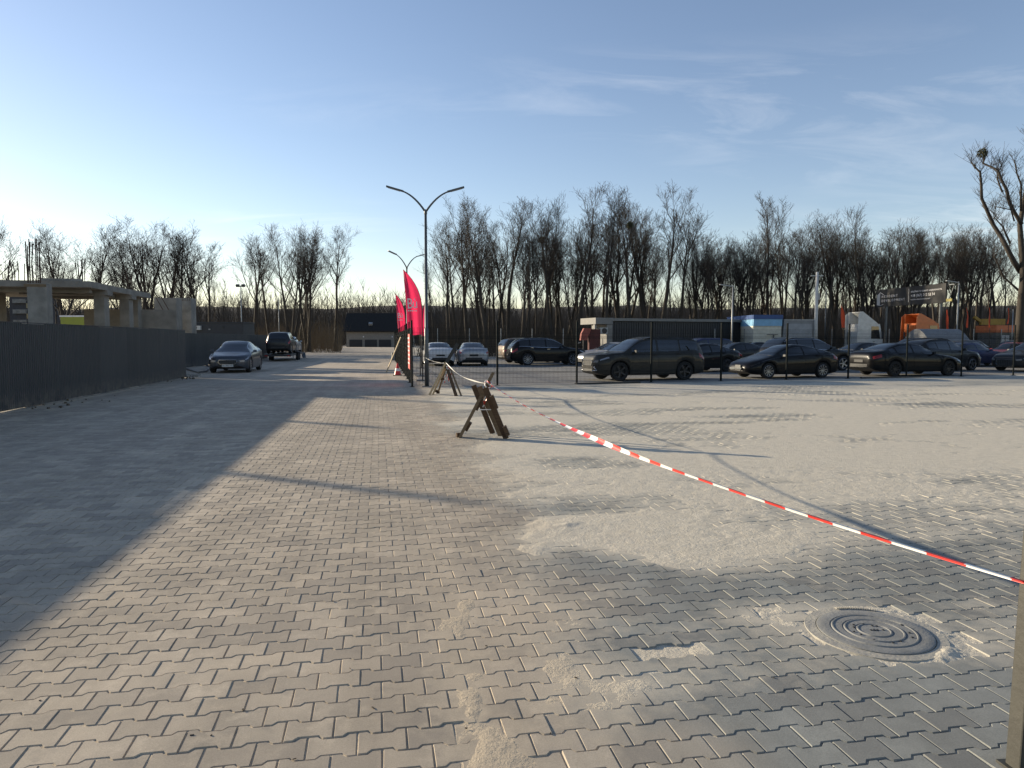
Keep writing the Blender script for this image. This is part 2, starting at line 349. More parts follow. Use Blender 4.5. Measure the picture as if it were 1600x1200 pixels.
def gridmesh(name, x0, x1, y0, y1, step, zf, material, smooth=True):
    xs = np.arange(x0, x1 + step * 0.5, step); ys = np.arange(y0, y1 + step * 0.5, step)
    X, Y = np.meshgrid(xs, ys); X, Y = X.ravel(), Y.ravel(); nx, ny = len(xs), len(ys)
    Z = zf(X, Y) if callable(zf) else np.full_like(X, zf)
    i = (np.arange(ny - 1)[:, None] * nx + np.arange(nx - 1)[None]).ravel()
    q = np.stack([i, i + 1, i + nx + 1, i + nx], 1)
    return fastmesh(name, np.stack([X, Y, Z], 1), q, np.full(len(q), 4), material, smooth, {'zone': zone(X, Y), 'dust': dust(X, Y), 'tint': 0 * X})

# ------------------------------------------------------------------ terrain, pavement, road, lot
me = mkmesh('terrain', [(-900, -300, -0.06), (900, -300, -0.06), (900, 1500, -0.06), (-900, 1500, -0.06)], [(0, 1, 2, 3)], TERR)
tag(link('terrain', me), 'dry brown earth under the whole site', None, None, 'structure')
PY1 = 25.0
pav = link('pavement', gridmesh('pavement', -22, 23, -4, PY1, 0.5, lambda x, y: -0.0054 - 0.0035 * zone(x, y), SANDM))
tag(pav, 'grey and tan interlocking block pavement dusted with sand', None, None, 'structure')
# pavers
PL, PP = 0.20, 0.143
def outline(ins):
    g = 0.0012 + ins; a, b, hl = 0.0825 - g, 0.0605 - g, 0.1 - g; t0, t1 = 0.0595 + g * 0.4, 0.0405 + g * 0.4
    top = [(-hl, a), (-t0, a), (-t1, b), (t1, b), (t0, a), (hl, a)]
    return np.array(top[::-1] + [(x, -y) for x, y in top])      # counter-clockwise: top right to left, then bottom left to right
OUT, INN = outline(0.0), outline(0.0045)
rows = np.arange(-8, 190); cols = np.arange(-140, 160)
Rr, Cc = np.meshgrid(rows, cols, indexing='ij'); Rr, Cc = Rr.ravel(), Cc.ravel()
U = Cc * PL + (Rr % 2) * PL / 2; Vv = Rr * PP
PX = U * math.cos(TH) - Vv * math.sin(TH); PYy = U * math.sin(TH) + Vv * math.cos(TH)
keep = (PYy > 1.7) & (PYy < PY1 - 0.3) & (np.abs(PX) < 0.80 * PYy + 1.3) & (PX > -11.2 - 0.165 * (PYy - 15) + 0.2)
keep &= np.hypot(PX - MAN.x, PYy - MAN.y) > 0.415
keep &= ~((np.abs((PX - PIT.x) * math.cos(TH) + (PYy - PIT.y) * math.sin(TH)) < 0.13) & (np.abs(-(PX - PIT.x) * math.sin(TH) + (PYy - PIT.y) * math.cos(TH)) < 0.10))
PX, PYy = PX[keep], PYy[keep]; N = len(PX)
rj = RNG.normal(0, 1, (N, 5)); ang = TH + np.clip(rj[:, 0], -2, 2) * 0.008; hz = np.clip(rj[:, 1], -2, 2) * 0.0011; tx, ty = np.clip(rj[:, 2], -2, 2) * 0.007, np.clip(rj[:, 3], -2, 2) * 0.007
tint = np.clip(RNG.random(N) ** 2.2 * 1.25 - 0.05 + 0.15 * rj[:, 4], 0, 1)
lx = np.concatenate([INN[:, 0], OUT[:, 0]]); ly = np.concatenate([INN[:, 1], OUT[:, 1]]); lz = np.concatenate([np.zeros(12), np.full(12, -0.0105)])
ca, sa = np.cos(ang)[:, None], np.sin(ang)[:, None]
LX = lx[None] * ca - ly[None] * sa; LY = lx[None] * sa + ly[None] * ca; LZ = lz[None] + hz[:, None] + tx[:, None] * lx[None] + ty[:, None] * ly[None]
WX, WY = LX + PX[:, None], LY + PYy[:, None]
DU, ZO = dust(WX, WY), zone(WX, WY)
base_loops = list(range(12)); 
for k in range(12): base_loops += [k, 12 + k, 12 + (k + 1) % 12, (k + 1) % 12]
base_loops = np.array(base_loops); base_sizes = np.array([12] + [4] * 12)
# the 300 that show largest: nearest to the camera inside the frame
pxs = 800 + F * PX / np.maximum(PYy, 0.1); pys = 530 + F * CH / np.maximum(PYy, 0.1)
vis = (pxs > 10) & (pxs < 1590) & (pys < 1195)
order = np.argsort(np.where(vis, PYy ** 2 + 0.2 * PX ** 2, 1e9)); near = order[:300]; isn = np.zeros(N, bool); isn[near] = True
for i in near:
    V = np.stack([LX[i], LY[i], LZ[i]], 1)
    me = fastmesh('paver', V, base_loops, base_sizes, PAVER, False, {'zone': ZO[i], 'dust': DU[i], 'tint': np.full(24, tint[i])})
    link('paver', me, pav, (PX[i], PYy[i], 0))
fr = np.where(~isn)[0]
V = np.stack([WX[fr], WY[fr], LZ[fr]], 2).reshape(-1, 3)
loops = (base_loops[None] + 24 * np.arange(len(fr))[:, None]).ravel()
po = link('pavers', fastmesh('pavers', V, loops, np.tile(base_sizes, len(fr)), PAVER, False, {'zone': ZO[fr].ravel(), 'dust': DU[fr].ravel(), 'tint': np.repeat(tint[fr], 24)}), pav)
po['kind'] = 'stuff'
# sand drifted over the pavers
def sand_h(amp, cut=True):
    def f(x, y):
        d = dust(x, y) + 0.34 * (fbm(x * 11, y * 11, 51, 4) - 0.5)
        h = -0.0050 - 0.0026 * zone(x, y) + 0.0075 * (fbm(x * 5, y * 5, 57, 4) - 0.5) + 0.0115 * sstep(0.42, 0.86, d) + amp * (fbm(x * 22, y * 22, 61, 4) - 0.5) * sstep(0.3, 0.8, d)
        r = np.hypot(x - MAN.x, y - MAN.y)
        h = np.where(r < 0.47, np.maximum(h, -0.006 + 0.024 * np.exp(-((r - 0.365) / 0.055) ** 2) * np.clip(fbm(x * 7 + 3, y * 7, 71, 5) * 1.7 - .35, 0, 1) * (.45 + .55 * np.cos(np.arctan2(y - MAN.y, x - MAN.x))) + .006 * (fbm(x * 45, y * 45, 73, 3) - .5)), h)
        h = np.where(r < 0.285, -0.03, h)
        u = ((x - PIT.x) * math.cos(TH) + (y - PIT.y) * math.sin(TH)) / 0.20; v = (-(x - PIT.x) * math.sin(TH) + (y - PIT.y) * math.cos(TH)) / 0.11
        q = np.maximum(np.abs(u), np.abs(v))
        h = np.where(q < 1.0, -0.030 + 0.018 * fbm(x * 16, y * 16, 81, 4) + 0.012 * sstep(0.2, 1.0, u), h)
        hp = np.exp(-(((x - PIT.x - 0.17) / 0.05) ** 2 + ((y - PIT.y - 0.03) / 0.10) ** 2)); h = h + 0.022 * hp * fbm(x * 20, y * 20, 91, 4)
        hp2 = blob(x, y, 880, 822, 0.16, 0.14) + 0.7 * blob(x, y, 835, 862, 0.12, 0.1); h = h + 0.03 * hp2 * fbm(x * 15, y * 15, 93, 4)
        if cut: h = np.where((np.abs(x - MAN.x) < .54) & (np.abs(y - MAN.y) < .54), -0.035, h)
        else: h = h + .004 * (fbm(x * 60, y * 60, 95, 3) - .5) * sstep(.25, .45, r)
        return h
    return f
for a in ((-4.5, 5.2, 2.1, 9.0, 0.025, 0.007), (5.2, 9.2, 4.0, 9.0, 0.04, 0.006), (-5.0, 18.0, 9.0, PY1 - 0.1, 0.09, 0.006), (MAN.x - .56, MAN.x + .56, MAN.y - .56, MAN.y + .56, 0.008, 0.009)):
    s = link('sand', gridmesh('sand', *a[:5], sand_h(a[5], a[4] > .01), SANDM)); tag(s, 'pale loose sand drifted over the block paving', 'sand', None, 'stuff')
# far paving and the yard
def poly_sheet(name, pts, z, step, material):
    xs = [p[0] for p in pts]; ys = [p[1] for p in pts]
    return gridmesh(name, min(xs), max(xs), min(ys), max(ys), step, z, material)
link('road', gridmesh('road', -60, 40, PY1 - 0.1, 175, 1.0, -0.004, ROADM))['kind'] = 'structure'
bpy.data.objects['road']['label'] = 'block paved road running on between the fences'

# ------------------------------------------------------------------ manhole
MH = thing('manhole_cover', 'round ribbed manhole cover set in sand among grey pavers', 'manhole cover', (MAN.x, MAN.y, 0))
MHM = mat('manhole_polymer', (0.235, 0.235, 0.222), 0.8, c2=(0.165, 0.165, 0.155), scale=7, bmp=0.3)
MHS = mat('manhole_frame', (0.26, 0.25, 0.225), 0.9, c2=(0.40, 0.37, 0.30), scale=8, bmp=0.4)
prof = [(0.001, 0.012)]
for r0 in (0.085, 0.15, 0.215):
    prof += [(r0 - 0.006, 0.012), (r0 - 0.003, 0.0155), (r0 + 0.003, 0.0155), (r0 + 0.006, 0.011), (r0 + 0.008, 0.009), (r0 + 0.013, 0.009), (r0 + 0.016, 0.012)]
prof += [(0.25, 0.0115), (0.293, 0.0125), (0.299, 0.010), (0.30, -0.02)]
MB().lathe(prof, 72).build('lid', MHM, MH, True); smooth_angle(MH.children[0].data, 25)
MB().lathe([(0.304, -0.02), (0.304, 0.0065), (0.362, 0.0045), (0.368, -0.015)], 72).build('frame', MHS, MH)
b = MB()
for k in range(14):
    a = k * 2.4; rr = 0.05 + 0.16 * ((k * 0.37) % 1); b.box((rr * math.cos(a), rr * math.sin(a), 0.014), (0.010, 0.010, 0.005))
for k in range(3): b.box((0.018 * (k - 1), 0, 0.0135), (0.010, 0.012 + 0.006 * (k == 1), 0.005))
b.build('stud', PLAST, MH)['kind'] = 'stuff'
b = MB()
for k in range(18):
    a = R(62 + k * 2.3); b.box((0.335 * math.cos(a), 0.335 * math.sin(a), 0.013), (0.022, 0.006, 0.006), Matrix.Rotation(a, 3, 'Z'))
b.build('frame_rib', MHS, MH)['kind'] = 'stuff'

# ------------------------------------------------------------------ bits of leaf and twig
b = MB(); rl = random.Random(3)
for (px, py) in [(188, 877), (740, 975), (735, 915), (650, 760), (610, 800), (583, 1107), (380, 1110), (330, 1150), (480, 1000), (460, 1187), (520, 940), (690, 880), (900, 1060), (655, 960), (860, 1147), (300, 1150), (560, 870), (410, 945), (760, 1010), (1209, 1060), (640, 720), (705, 690)] + [(rl.uniform(50, 1000), rl.uniform(660, 1180)) for _ in range(16)]:
    p = gp(px, py); a = rl.uniform(0, 6.28); L = rl.uniform(0.006, 0.017)
    b.box((p.x, p.y, 0.004), (L, L * rl.uniform(0.2, 0.5), 0.003), Matrix.Rotation(a, 3, 'Z') @ Matrix.Rotation(rl.uniform(-.5, .5), 3, 'X'))
tag(b.build('leaf_litter', mat('dead_leaf', (0.035, 0.026, 0.018), 0.9)), 'scattered dark bits of leaf and twig on the pavers', 'litter', None, 'stuff')

# ------------------------------------------------------------------ corrugated fences on the left
def corr_fence(label, A, B, h, z0=0.02):
    A, B = Vector(A), Vector(B); d = B - A; L = d.length; n = max(1, round(L / 1.15)); wd = L / n
    t = thing('corrugated_fence', label, 'fence', (A.x, A.y, 0), heading(d.x, d.y))
    prof = []; k = 12; p = wd / k
    for i in range(k): prof += [(i * p, 0), (i * p + p * .30, 0), (i * p + p * .42, 0.028), (i * p + p * .82, 0.028), (i * p + p * .96, 0)]
    prof.append((wd - 0.004, 0)); m = len(prof)
    V = [(x, -y, z0) for x, y in prof] + [(x, -y, h) for x, y in prof] + [(x, -y + 0.004, z0) for x, y in prof] + [(x, -y + 0.004, h) for x, y in prof]
    Fc = [(i, i + 1, m + i + 1, m + i) for i in range(m - 1)] + [(2 * m + i + 1, 2 * m + i, 3 * m + i, 3 * m + i + 1) for i in range(m - 1)]
    me = mkmesh('sheet', V, Fc, SHEET)
    rn = random.Random(int(L * 10))
    for i in range(n): link('sheet', me, t, (i * wd, rn.uniform(-.003, .003), rn.uniform(-.018, .012)), (rn.uniform(-.006, .006), 0, 0))
    pm = MB().box((0, 0.045, h / 2), (0.06, 0.06, h - 0.03)).mesh('post', STEEL)
    for i in range(0, n + 1, 2): link('post', pm, t, (min(i * wd, L - 0.04), 0, 0))
    rm = MB().box((L / 2, 0.030, 0.45), (L, 0.03, 0.05)).box((L / 2, 0.030, h - 0.35), (L, 0.03, 0.05)); rm.build('rail', STEEL, t)
    MB().box((L / 2, 0.0, h + 0.012), (L, 0.055, 0.02)).build('capping', FENCE, t)
    return t
fa, fb = gp(0, 645), gp(290, 590)
fdir = (fb - fa).normalized()
corr_fence('long dark grey corrugated metal fence along the shaded side of the road', fa - fdir * 16, fb, 2.02)
f2a, f2b = Vector((-18.2, 34.8, 0)), Vector((gp(418, 560).x, gp(418, 560).y, 0))
corr_fence('set back dark corrugated fence behind the parked crossover and the trailer', f2a, f2b, 1.98)
# low concrete edging at the fence foot, with weeds and rubble
t = thing('kerb_edging', 'low pale concrete edging along the foot of the long corrugated fence', 'kerb', (fa.x, fa.y, 0), heading(fdir.x, fdir.y))
LL = (fb - fa).length; kn = int((LL + 6) / 1.0); km = MB().box((0.49, -0.04, 0.0), (0.985, 0.05, 0.05)).mesh('kerb_stone', CONC)
rn = random.Random(5)
for i in range(kn): link('kerb_stone', km, t, (-6 + i * 1.0, rn.uniform(-.02, .02), rn.uniform(-.02, .008)), (0, rn.uniform(-.012, .012), rn.uniform(-.01, .01)))
def rubble(name, label, cat, c, n, r, s, m, seed):
    rn = random.Random(seed); b = MB()
    for _ in range(n):
        x, y = rn.gauss(0, r[0]), rn.gauss(0, r[1]); q = rn.uniform(*s)
        b.box((x, y, q * .3), (q, q * rn.uniform(.5, 1), q * rn.uniform(.4, .8)), Matrix.Rotation(rn.uniform(0, 3), 3, 'Z') @ Matrix.Rotation(rn.uniform(-.4, .4), 3, 'X'), 0, (.7, .7))
    return tag(b.build(name, m, None, False, c), label, cat, None, 'stuff')
rubble('rubble', 'little heap of dusty clods below the left end of the long corrugated fence', 'rubble', gp(60, 634), 30, (0.5, 1.2), (.02, .07), TERR, 8)
rubble('rubble', 'small heap of rubble at the fence corner', 'rubble', gp(292, 588), 40, (0.3, 0.35), (.05, .16), CONC_L, 2)
rubble('rubble', 'scattered clods along the fence foot', 'rubble', gp(262, 594), 40, (0.3, 1.5), (.03, .12), TERR, 3)
hp = [gp(290, 577) + Vector((0.0, 0, .04)), gp(300, 580) + Vector((0, 0, .04)), gp(312, 583) + Vector((0, 0, .04)), gp(322, 581) + Vector((0, 0, .04)), gp(330, 574) + Vector((0, 0, .04)), gp(322, 571) + Vector((0, 0, .04))]
tag(MB().tube(hp, 0.04, 8).build('drain_pipe', mat('pipe_grey', (0.25, 0.25, 0.25), 0.7), None, True), 'curved grey pipe lying by the fence corner', 'pipe')

# ------------------------------------------------------------------ unfinished concrete building
A0 = Vector((at(140, 440, 27.9).x, 27.9, 0)); bz = heading(RD.x, RD.y)
B = thing('unfinished_building', 'unfinished raw concrete frame building with bare rebar behind the fence', 'building', A0, TH)
# local: +x along row direction, +y away along the road; the slab spans x from -16 to 0, y 0..7.6
ZT = 3.9
MB().box((-9, 3.8, ZT - 0.12), (18, 7.6, 0.24)).build('slab', CONC, B)
MB().box((-9, 0.9, ZT - 0.32), (17.4, 0.32, 0.16)).build('beam', CONC, B); MB().box((-0.85, 3.8, ZT - 0.32), (0.4, 6.0, 0.157)).build('beam', CONC, B)
for y in (2.0, 5.0): MB().box((-1.6, y, ZT - 0.34), (3.3, 0.6, 0.20)).build('beam', CONC, B)
for x in (-12.5, -7.5): MB().box((x, 3.8, ZT - 0.42), (0.5, 7.0, 0.22)).build('beam', CONC, B)
cm = MB().box((0, 0, (ZT - 0.2) / 2), (0.40, 0.55, ZT - 0.2)).mesh('column', CONC)
for x, y in ((-0.3, 2.0), (-0.3, 5.0), (-0.6, 7.2), (-4.6, 7.0), (-8.6, 7.0), (-12.6, 7.0), (-5.2, 4.2), (-13.0, 0.5), (-13.0, 4.0)): link('column', cm, B, (x, y, 0))
lc = at(64, 505, 26.6); lcl = B.matrix_world if False else None
def toB(p):
    d = Vector(p) - A0; return Vector((d.x * math.cos(TH) + d.y * math.sin(TH), -d.x * math.sin(TH) + d.y * math.cos(TH), p[2]))
q = toB((lc.x, lc.y, 0)); MB().box((q.x, q.y, 1.85), (0.66, 0.45, 3.7)).build('column', CONC_L, B)
for wx, wy, ch in ((-29.1, 26.7, 7.5), (-30.7, 22.5, 8.5)):  # added out of view, inferred from shadow stripes on paving; thinned to fade them
    q2 = toB((wx, wy, 0)); MB().box((q2.x, q2.y, ch / 2), (0.15, 0.15, ch)).build('column', CONC_L, B)
MB().box((q.x - 0.05, q.y + 0.02, 3.62), (0.74, 0.52, 0.10)).build('formwork', WOOD_M, B)
MB().box((-0.9, 7.55, 1.55), (4.2, 0.2, 3.1)).build('wall', CONC, B)
MB().box((-14.5, 2.6, 1.75), (3.4, 0.12, 3.5)).build('board_wall', WALLB, B); MB().box((-9.4, 6.3, 1.3), (1.6, 0.12, 2.6)).build('board_wall', WALLB, B)
MB().box((-1.1, 0.25, ZT + 0.05), (1.4, 0.2, 0.10)).build('formwork', CONC_L, B)
# end block of walls
for px0, px1, ytop, yy in ((248, 276, 466, 42.0), (276, 299, 466, 44.2)):
    a, c = at(px0, ytop, yy), at(px1, ytop, yy); p0 = toB((a.x, a.y, 0)); p1 = toB((c.x, c.y, 0))
    MB().box(((p0.x + p1.x) / 2, p0.y, a.z / 2), (p1.x - p0.x + .15, 1.2, a.z)).build('wall', CONC_L if px0 > 270 else CONC, B)
rn = random.Random(11)
def rebar_group(cx, cy, n, z0, h, sx=0.3, sy=0.3, r=0.02):
    for _ in range(n):
        x, y = cx + rn.uniform(-sx, sx), cy + rn.uniform(-sy, sy); e = h * rn.uniform(.85, 1.05)
        MB().tube([(x, y, z0 - .1), (x + rn.uniform(-.03, .03), y, z0 + e * .5), (x + rn.uniform(-.06, .06), y, z0 + e)], r, 5).build('rebar', RUST, B)
rebar_group(q.x, q.y, 9, 3.6, 1.7, 0.42, 0.2, 0.02)
rebar_group(q.x - 1.8, q.y + 3, 5, ZT, 0.9, .5, .3)
for cx, cy, n, h in ((-4.6, 7.0, 6, 1.2), (-0.6, 7.2, 10, 0.9), (-3.0, 6.6, 8, 1.5), (0.2, 11, 10, 0.0), (-8.6, 7.0, 6, .8)):
    if h: rebar_group(cx, cy, n, ZT, h, .45, .45, .016)
for px, ytop, yy in ((284, 445, 40.5), (290, 452, 40.5), (296, 448, 40.5), (287, 450, 40.5), (293, 455, 40.5), (262, 455, 38), (268, 450, 38), (256, 458, 38)):
    a = at(px, ytop, yy); p = toB((a.x, a.y, 0)); MB().tube([(p.x, p.y, 3.8), (p.x, p.y, a.z)], 0.018, 5).build('rebar', RUST, B)
for k in range(2):
    a, c = at(243 + 9 * k, 464, 36), at(264 + 9 * k, 500, 37); MB().tube([toB(a), toB(c)], 0.02, 5).build('prop', RUST, B)
# sign board and far block seen through the openings
YG = mat('sign_lime', (0.27, 0.30, 0.035), 0.6, c2=(0.24, 0.27, 0.04))
a, c = at(95, 494, 48), at(136, 494, 48)
t = thing('sign_board', 'lime yellow sign board seen through the unfinished concrete frame', 'sign', (a.x, a.y, 0)); wd = c.x - a.x
MB().box((wd / 2, 0, a.z / 2 + 0.3), (wd, 0.1, a.z - 0.6)).build('panel', YG, t); MB().box((wd / 2, 0, a.z - 0.0), (wd + .1, 0.14, 0.1)).build('frame', PRINT, t)
for x in (0.2, wd - 0.2): MB().box((x, 0.1, a.z / 2), (0.1, 0.08, a.z)).build('post', GALV, t)
lt = text_mesh('Gsкl', 0.75, PLAST); o = link('lettering', lt, t, (wd * 0.5, -0.06, a.z - 0.95), (math.pi / 2, 0, 0))
a, c = at(14, 462, 120), at(47, 462, 120)
t = thing('apartment_block', 'distant dark apartment block with pale balcony bands seen through the concrete frame', 'building', (a.x, a.y, 0)); wd = c.x - a.x
MB().box((wd / 2, 4, a.z / 2), (wd, 8, a.z)).build('wall', mat('dark_brick', (0.06, 0.058, 0.062), 0.8), t)
for i in range(4): MB().box((wd * 0.52, -0.15, a.z - 0.9 - i * 1.75), (wd * 0.62, 0.4, 0.7)).build('balcony', CONC_L, t)
for i in range(4): MB().box((wd * 0.88, -0.03, a.z - 1.5 - i * 1.75), (0.5, 0.1, 1.2)).build('window', GLASS, t)
# dark site cabin behind the second fence
a, c = at(297, 503, 63), at(379, 504, 63)
t = thing('site_cabin', 'flat roofed dark cabin with a white air conditioner behind the fence', 'cabin', (a.x, a.y, 0), 0.03); wd = c.x - a.x
CAB = mat('cabin_panel', (0.030, 0.033, 0.038), 0.6)
MB().box((wd / 2, 1.5, a.z / 2 - .05), (wd, 3.0, a.z - 0.1)).build('wall', CAB, t); MB().box((wd / 2, 1.5, a.z - 0.04), (wd + .12, 3.12, 0.1)).build('roof', CAB, t)
ac = MB().box((0.68, -0.16, a.z - 0.52), (0.62, 0.28, 0.36)).build('air_conditioner', mat('ac_white', (0.55, 0.55, 0.52), .5), t)
MB().lathe([(0.001, -0.31), (0.13, -0.31), (0.14, -0.30)], 20, 'Y', (0.58, 0, a.z - 0.52)).build('fan_grille', PLAST, ac)
MB().box((1.7, -0.05, a.z - 0.65), (0.14, 0.1, 0.1)).build('wall_lamp', GALV, t); MB().box((2.9, -0.05, a.z - 0.45), (0.12, 0.1, 0.1)).build('wall_lamp', PLAST, t)

# ------------------------------------------------------------------ cars
def pchip(pts):
    x = np.array([p[0] for p in pts], float); y = np.array([p[1] for p in pts], float); h = np.diff(x); dl = np.diff(y) / h; m = np.zeros(len(x))
    m[0], m[-1] = dl[0], dl[-1]
    for i in range(1, len(x) - 1):
        if dl[i - 1] * dl[i] > 0: w1, w2 = 2 * h[i] + h[i - 1], h[i] + 2 * h[i - 1]; m[i] = (w1 + w2) / (w1 / dl[i - 1] + w2 / dl[i])
    def f(q):
        q = np.clip(np.asarray(q, float), x[0], x[-1]); i = np.clip(np.searchsorted(x, q, side='right') - 1, 0, len(h) - 1); t = (q - x[i]) / h[i]
        return (1 + 2 * t) * (1 - t) ** 2 * y[i] + t * (1 - t) ** 2 * h[i] * m[i] + t * t * (3 - 2 * t) * y[i + 1] + t * t * (t - 1) * h[i] * m[i + 1]
    return f
TYPES = {
 'sedan': dict(L=4.88, W=1.84, wb=2.82, fo=0.95, Rw=0.335, cl=0.19, roof=.66, top=[(0, .58), (.03, .67), (.2, .76), (.8, .89), (1.4, .97), (1.8, 1.16), (2.3, 1.385), (2.8, 1.445), (3.3, 1.42), (3.8, 1.30), (4.3, 1.12), (4.66, 1.07), (4.82, 1.02), (4.86, .97), (4.88, .88)],
               belt=[(0, .54), (.5, .70), (1.35, .90), (2.5, .93), (4.2, 1.0), (4.88, .84)], ws=(1.46, 2.28), rw=(3.42, 4.24), sg=(1.75, 4.0), pil=(2.82, 3.68)),
 'fastback': dict(L=4.62, W=1.80, wb=2.75, fo=0.93, Rw=0.33, cl=0.17, roof=.64, top=[(0, .50), (.04, .60), (.4, .76), (.9, .88), (1.2, .97), (1.7, 1.20), (2.2, 1.385), (2.55, 1.43), (3.0, 1.40), (3.7, 1.25), (4.35, 1.06), (4.54, 1.02), (4.6, .96), (4.62, .85)],
               belt=[(0, .48), (.5, .68), (1.3, .86), (2.5, .92), (4.0, 1.0), (4.62, .82)], ws=(1.22, 2.22), rw=(3.35, 4.35), sg=(1.6, 3.85), pil=(2.72, 3.5)),
 'crossover': dict(L=4.68, W=1.92, wb=2.95, fo=0.83, Rw=0.37, cl=0.18, roof=.64, top=[(0, .66), (.03, .76), (.3, .86), (.8, .95), (1.1, 1.02), (1.5, 1.22), (1.95, 1.45), (2.4, 1.555), (3.0, 1.54), (3.8, 1.37), (4.3, 1.17), (4.58, 1.10), (4.65, 1.03), (4.68, .88)],
               belt=[(0, .60), (.5, .78), (1.2, .95), (2.5, .98), (4.1, 1.08), (4.68, .86)], ws=(1.16, 2.02), rw=(3.45, 4.28), sg=(1.5, 4.0), pil=(2.6, 3.6)),
 'suv': dict(L=4.89, W=1.90, wb=2.89, fo=0.96, Rw=0.375, cl=0.22, roof=.74, top=[(0, .86), (.03, .97), (.12, 1.04), (.85, 1.12), (1.12, 1.15), (1.5, 1.38), (1.95, 1.64), (2.5, 1.735), (3.7, 1.725), (4.42, 1.66), (4.66, 1.46), (4.82, 1.18), (4.87, 1.08), (4.89, .95)],
               belt=[(0, .78), (.5, .96), (1.3, 1.07), (3, 1.09), (4.3, 1.15), (4.89, .85)], ws=(1.18, 1.92), rw=(4.44, 4.80), sg=(1.48, 4.46), pil=(2.62, 3.62)),
 'suv_big': dict(L=4.94, W=2.0, wb=2.97, fo=0.90, Rw=0.385, cl=0.22, roof=.68, top=[(0, .78), (.03, .92), (.15, 1.02), (.9, 1.10), (1.3, 1.16), (1.75, 1.44), (2.2, 1.67), (2.75, 1.755), (3.7, 1.74), (4.3, 1.66), (4.62, 1.44), (4.82, 1.20), (4.90, 1.08), (4.94, .88)],
               belt=[(0, .72), (.5, .95), (1.3, 1.08), (3, 1.10), (4.3, 1.17), (4.94, .82)], ws=(1.36, 2.15), rw=(4.32, 4.80), sg=(1.65, 4.38), pil=(2.7, 3.72)),
 'suv_small': dict(L=4.35, W=1.80, wb=2.66, fo=0.86, Rw=0.335, cl=0.19, roof=.68, top=[(0, .70), (.03, .80), (.15, .90), (.8, 1.00), (1.1, 1.04), (1.5, 1.28), (1.95, 1.50), (2.4, 1.58), (3.2, 1.56), (3.8, 1.47), (4.1, 1.28), (4.27, 1.06), (4.32, .98), (4.35, .82)],
               belt=[(0, .62), (.5, .84), (1.2, .97), (2.8, 1.0), (3.8, 1.08), (4.35, .78)], ws=(1.16, 1.9), rw=(3.84, 4.22), sg=(1.45, 3.85), pil=(2.4, 3.25)),
}
WHEELM = {}
def wheel_meshes(Rw, rim, spokes=10):
    k = (round(Rw, 3), rim.name, spokes)
    if k in WHEELM: return WHEELM[k]
    wdt = 0.215; h = wdt / 2; ri = Rw * 0.70
    tb = MB().lathe([(ri, -h * .9), (Rw * .93, -h), (Rw * .985, -h * .8), (Rw, -h * .5), (Rw, h * .5), (Rw * .985, h * .8), (Rw * .93, h), (ri, h * .9), (ri, -h * .9)], 32, 'Y')
    tm = tb.mesh('wheel', TYRE, True); smooth_angle(tm, 40)
    rb = MB().lathe([(ri * 1.0, -h * .95), (ri * .94, -h * .95), (ri * .90, -h * .70), (ri * .88, h * .2), (0.001, h * .2)], 32, 'Y', mi=1)
    rb.lathe([(ri * 1.01, -h * .93), (ri * .97, -h * .99), (ri * .92, -h * .93)], 32, 'Y')
    rb.lathe([(ri * .20, -h * .5), (ri * .19, -h * .82), (0.001, -h * .84)], 16, 'Y')
    for i in range(spokes):
        a = 2 * math.pi * i / spokes; dvec = Vector((math.cos(a), 0, math.sin(a))); sw = 0.028 if spokes > 6 else 0.06
        rb.bar(dvec * ri * .12 + Vector((0, -h * .74, 0)), dvec * ri * .94 + Vector((0, -h * .84, 0)), 0.03, sw, (-math.sin(a), 0, math.cos(a)))
    rm = rb.mesh('rim', [rim, PLAST], False)
    WHEELM[k] = (tm, rm); return WHEELM[k]
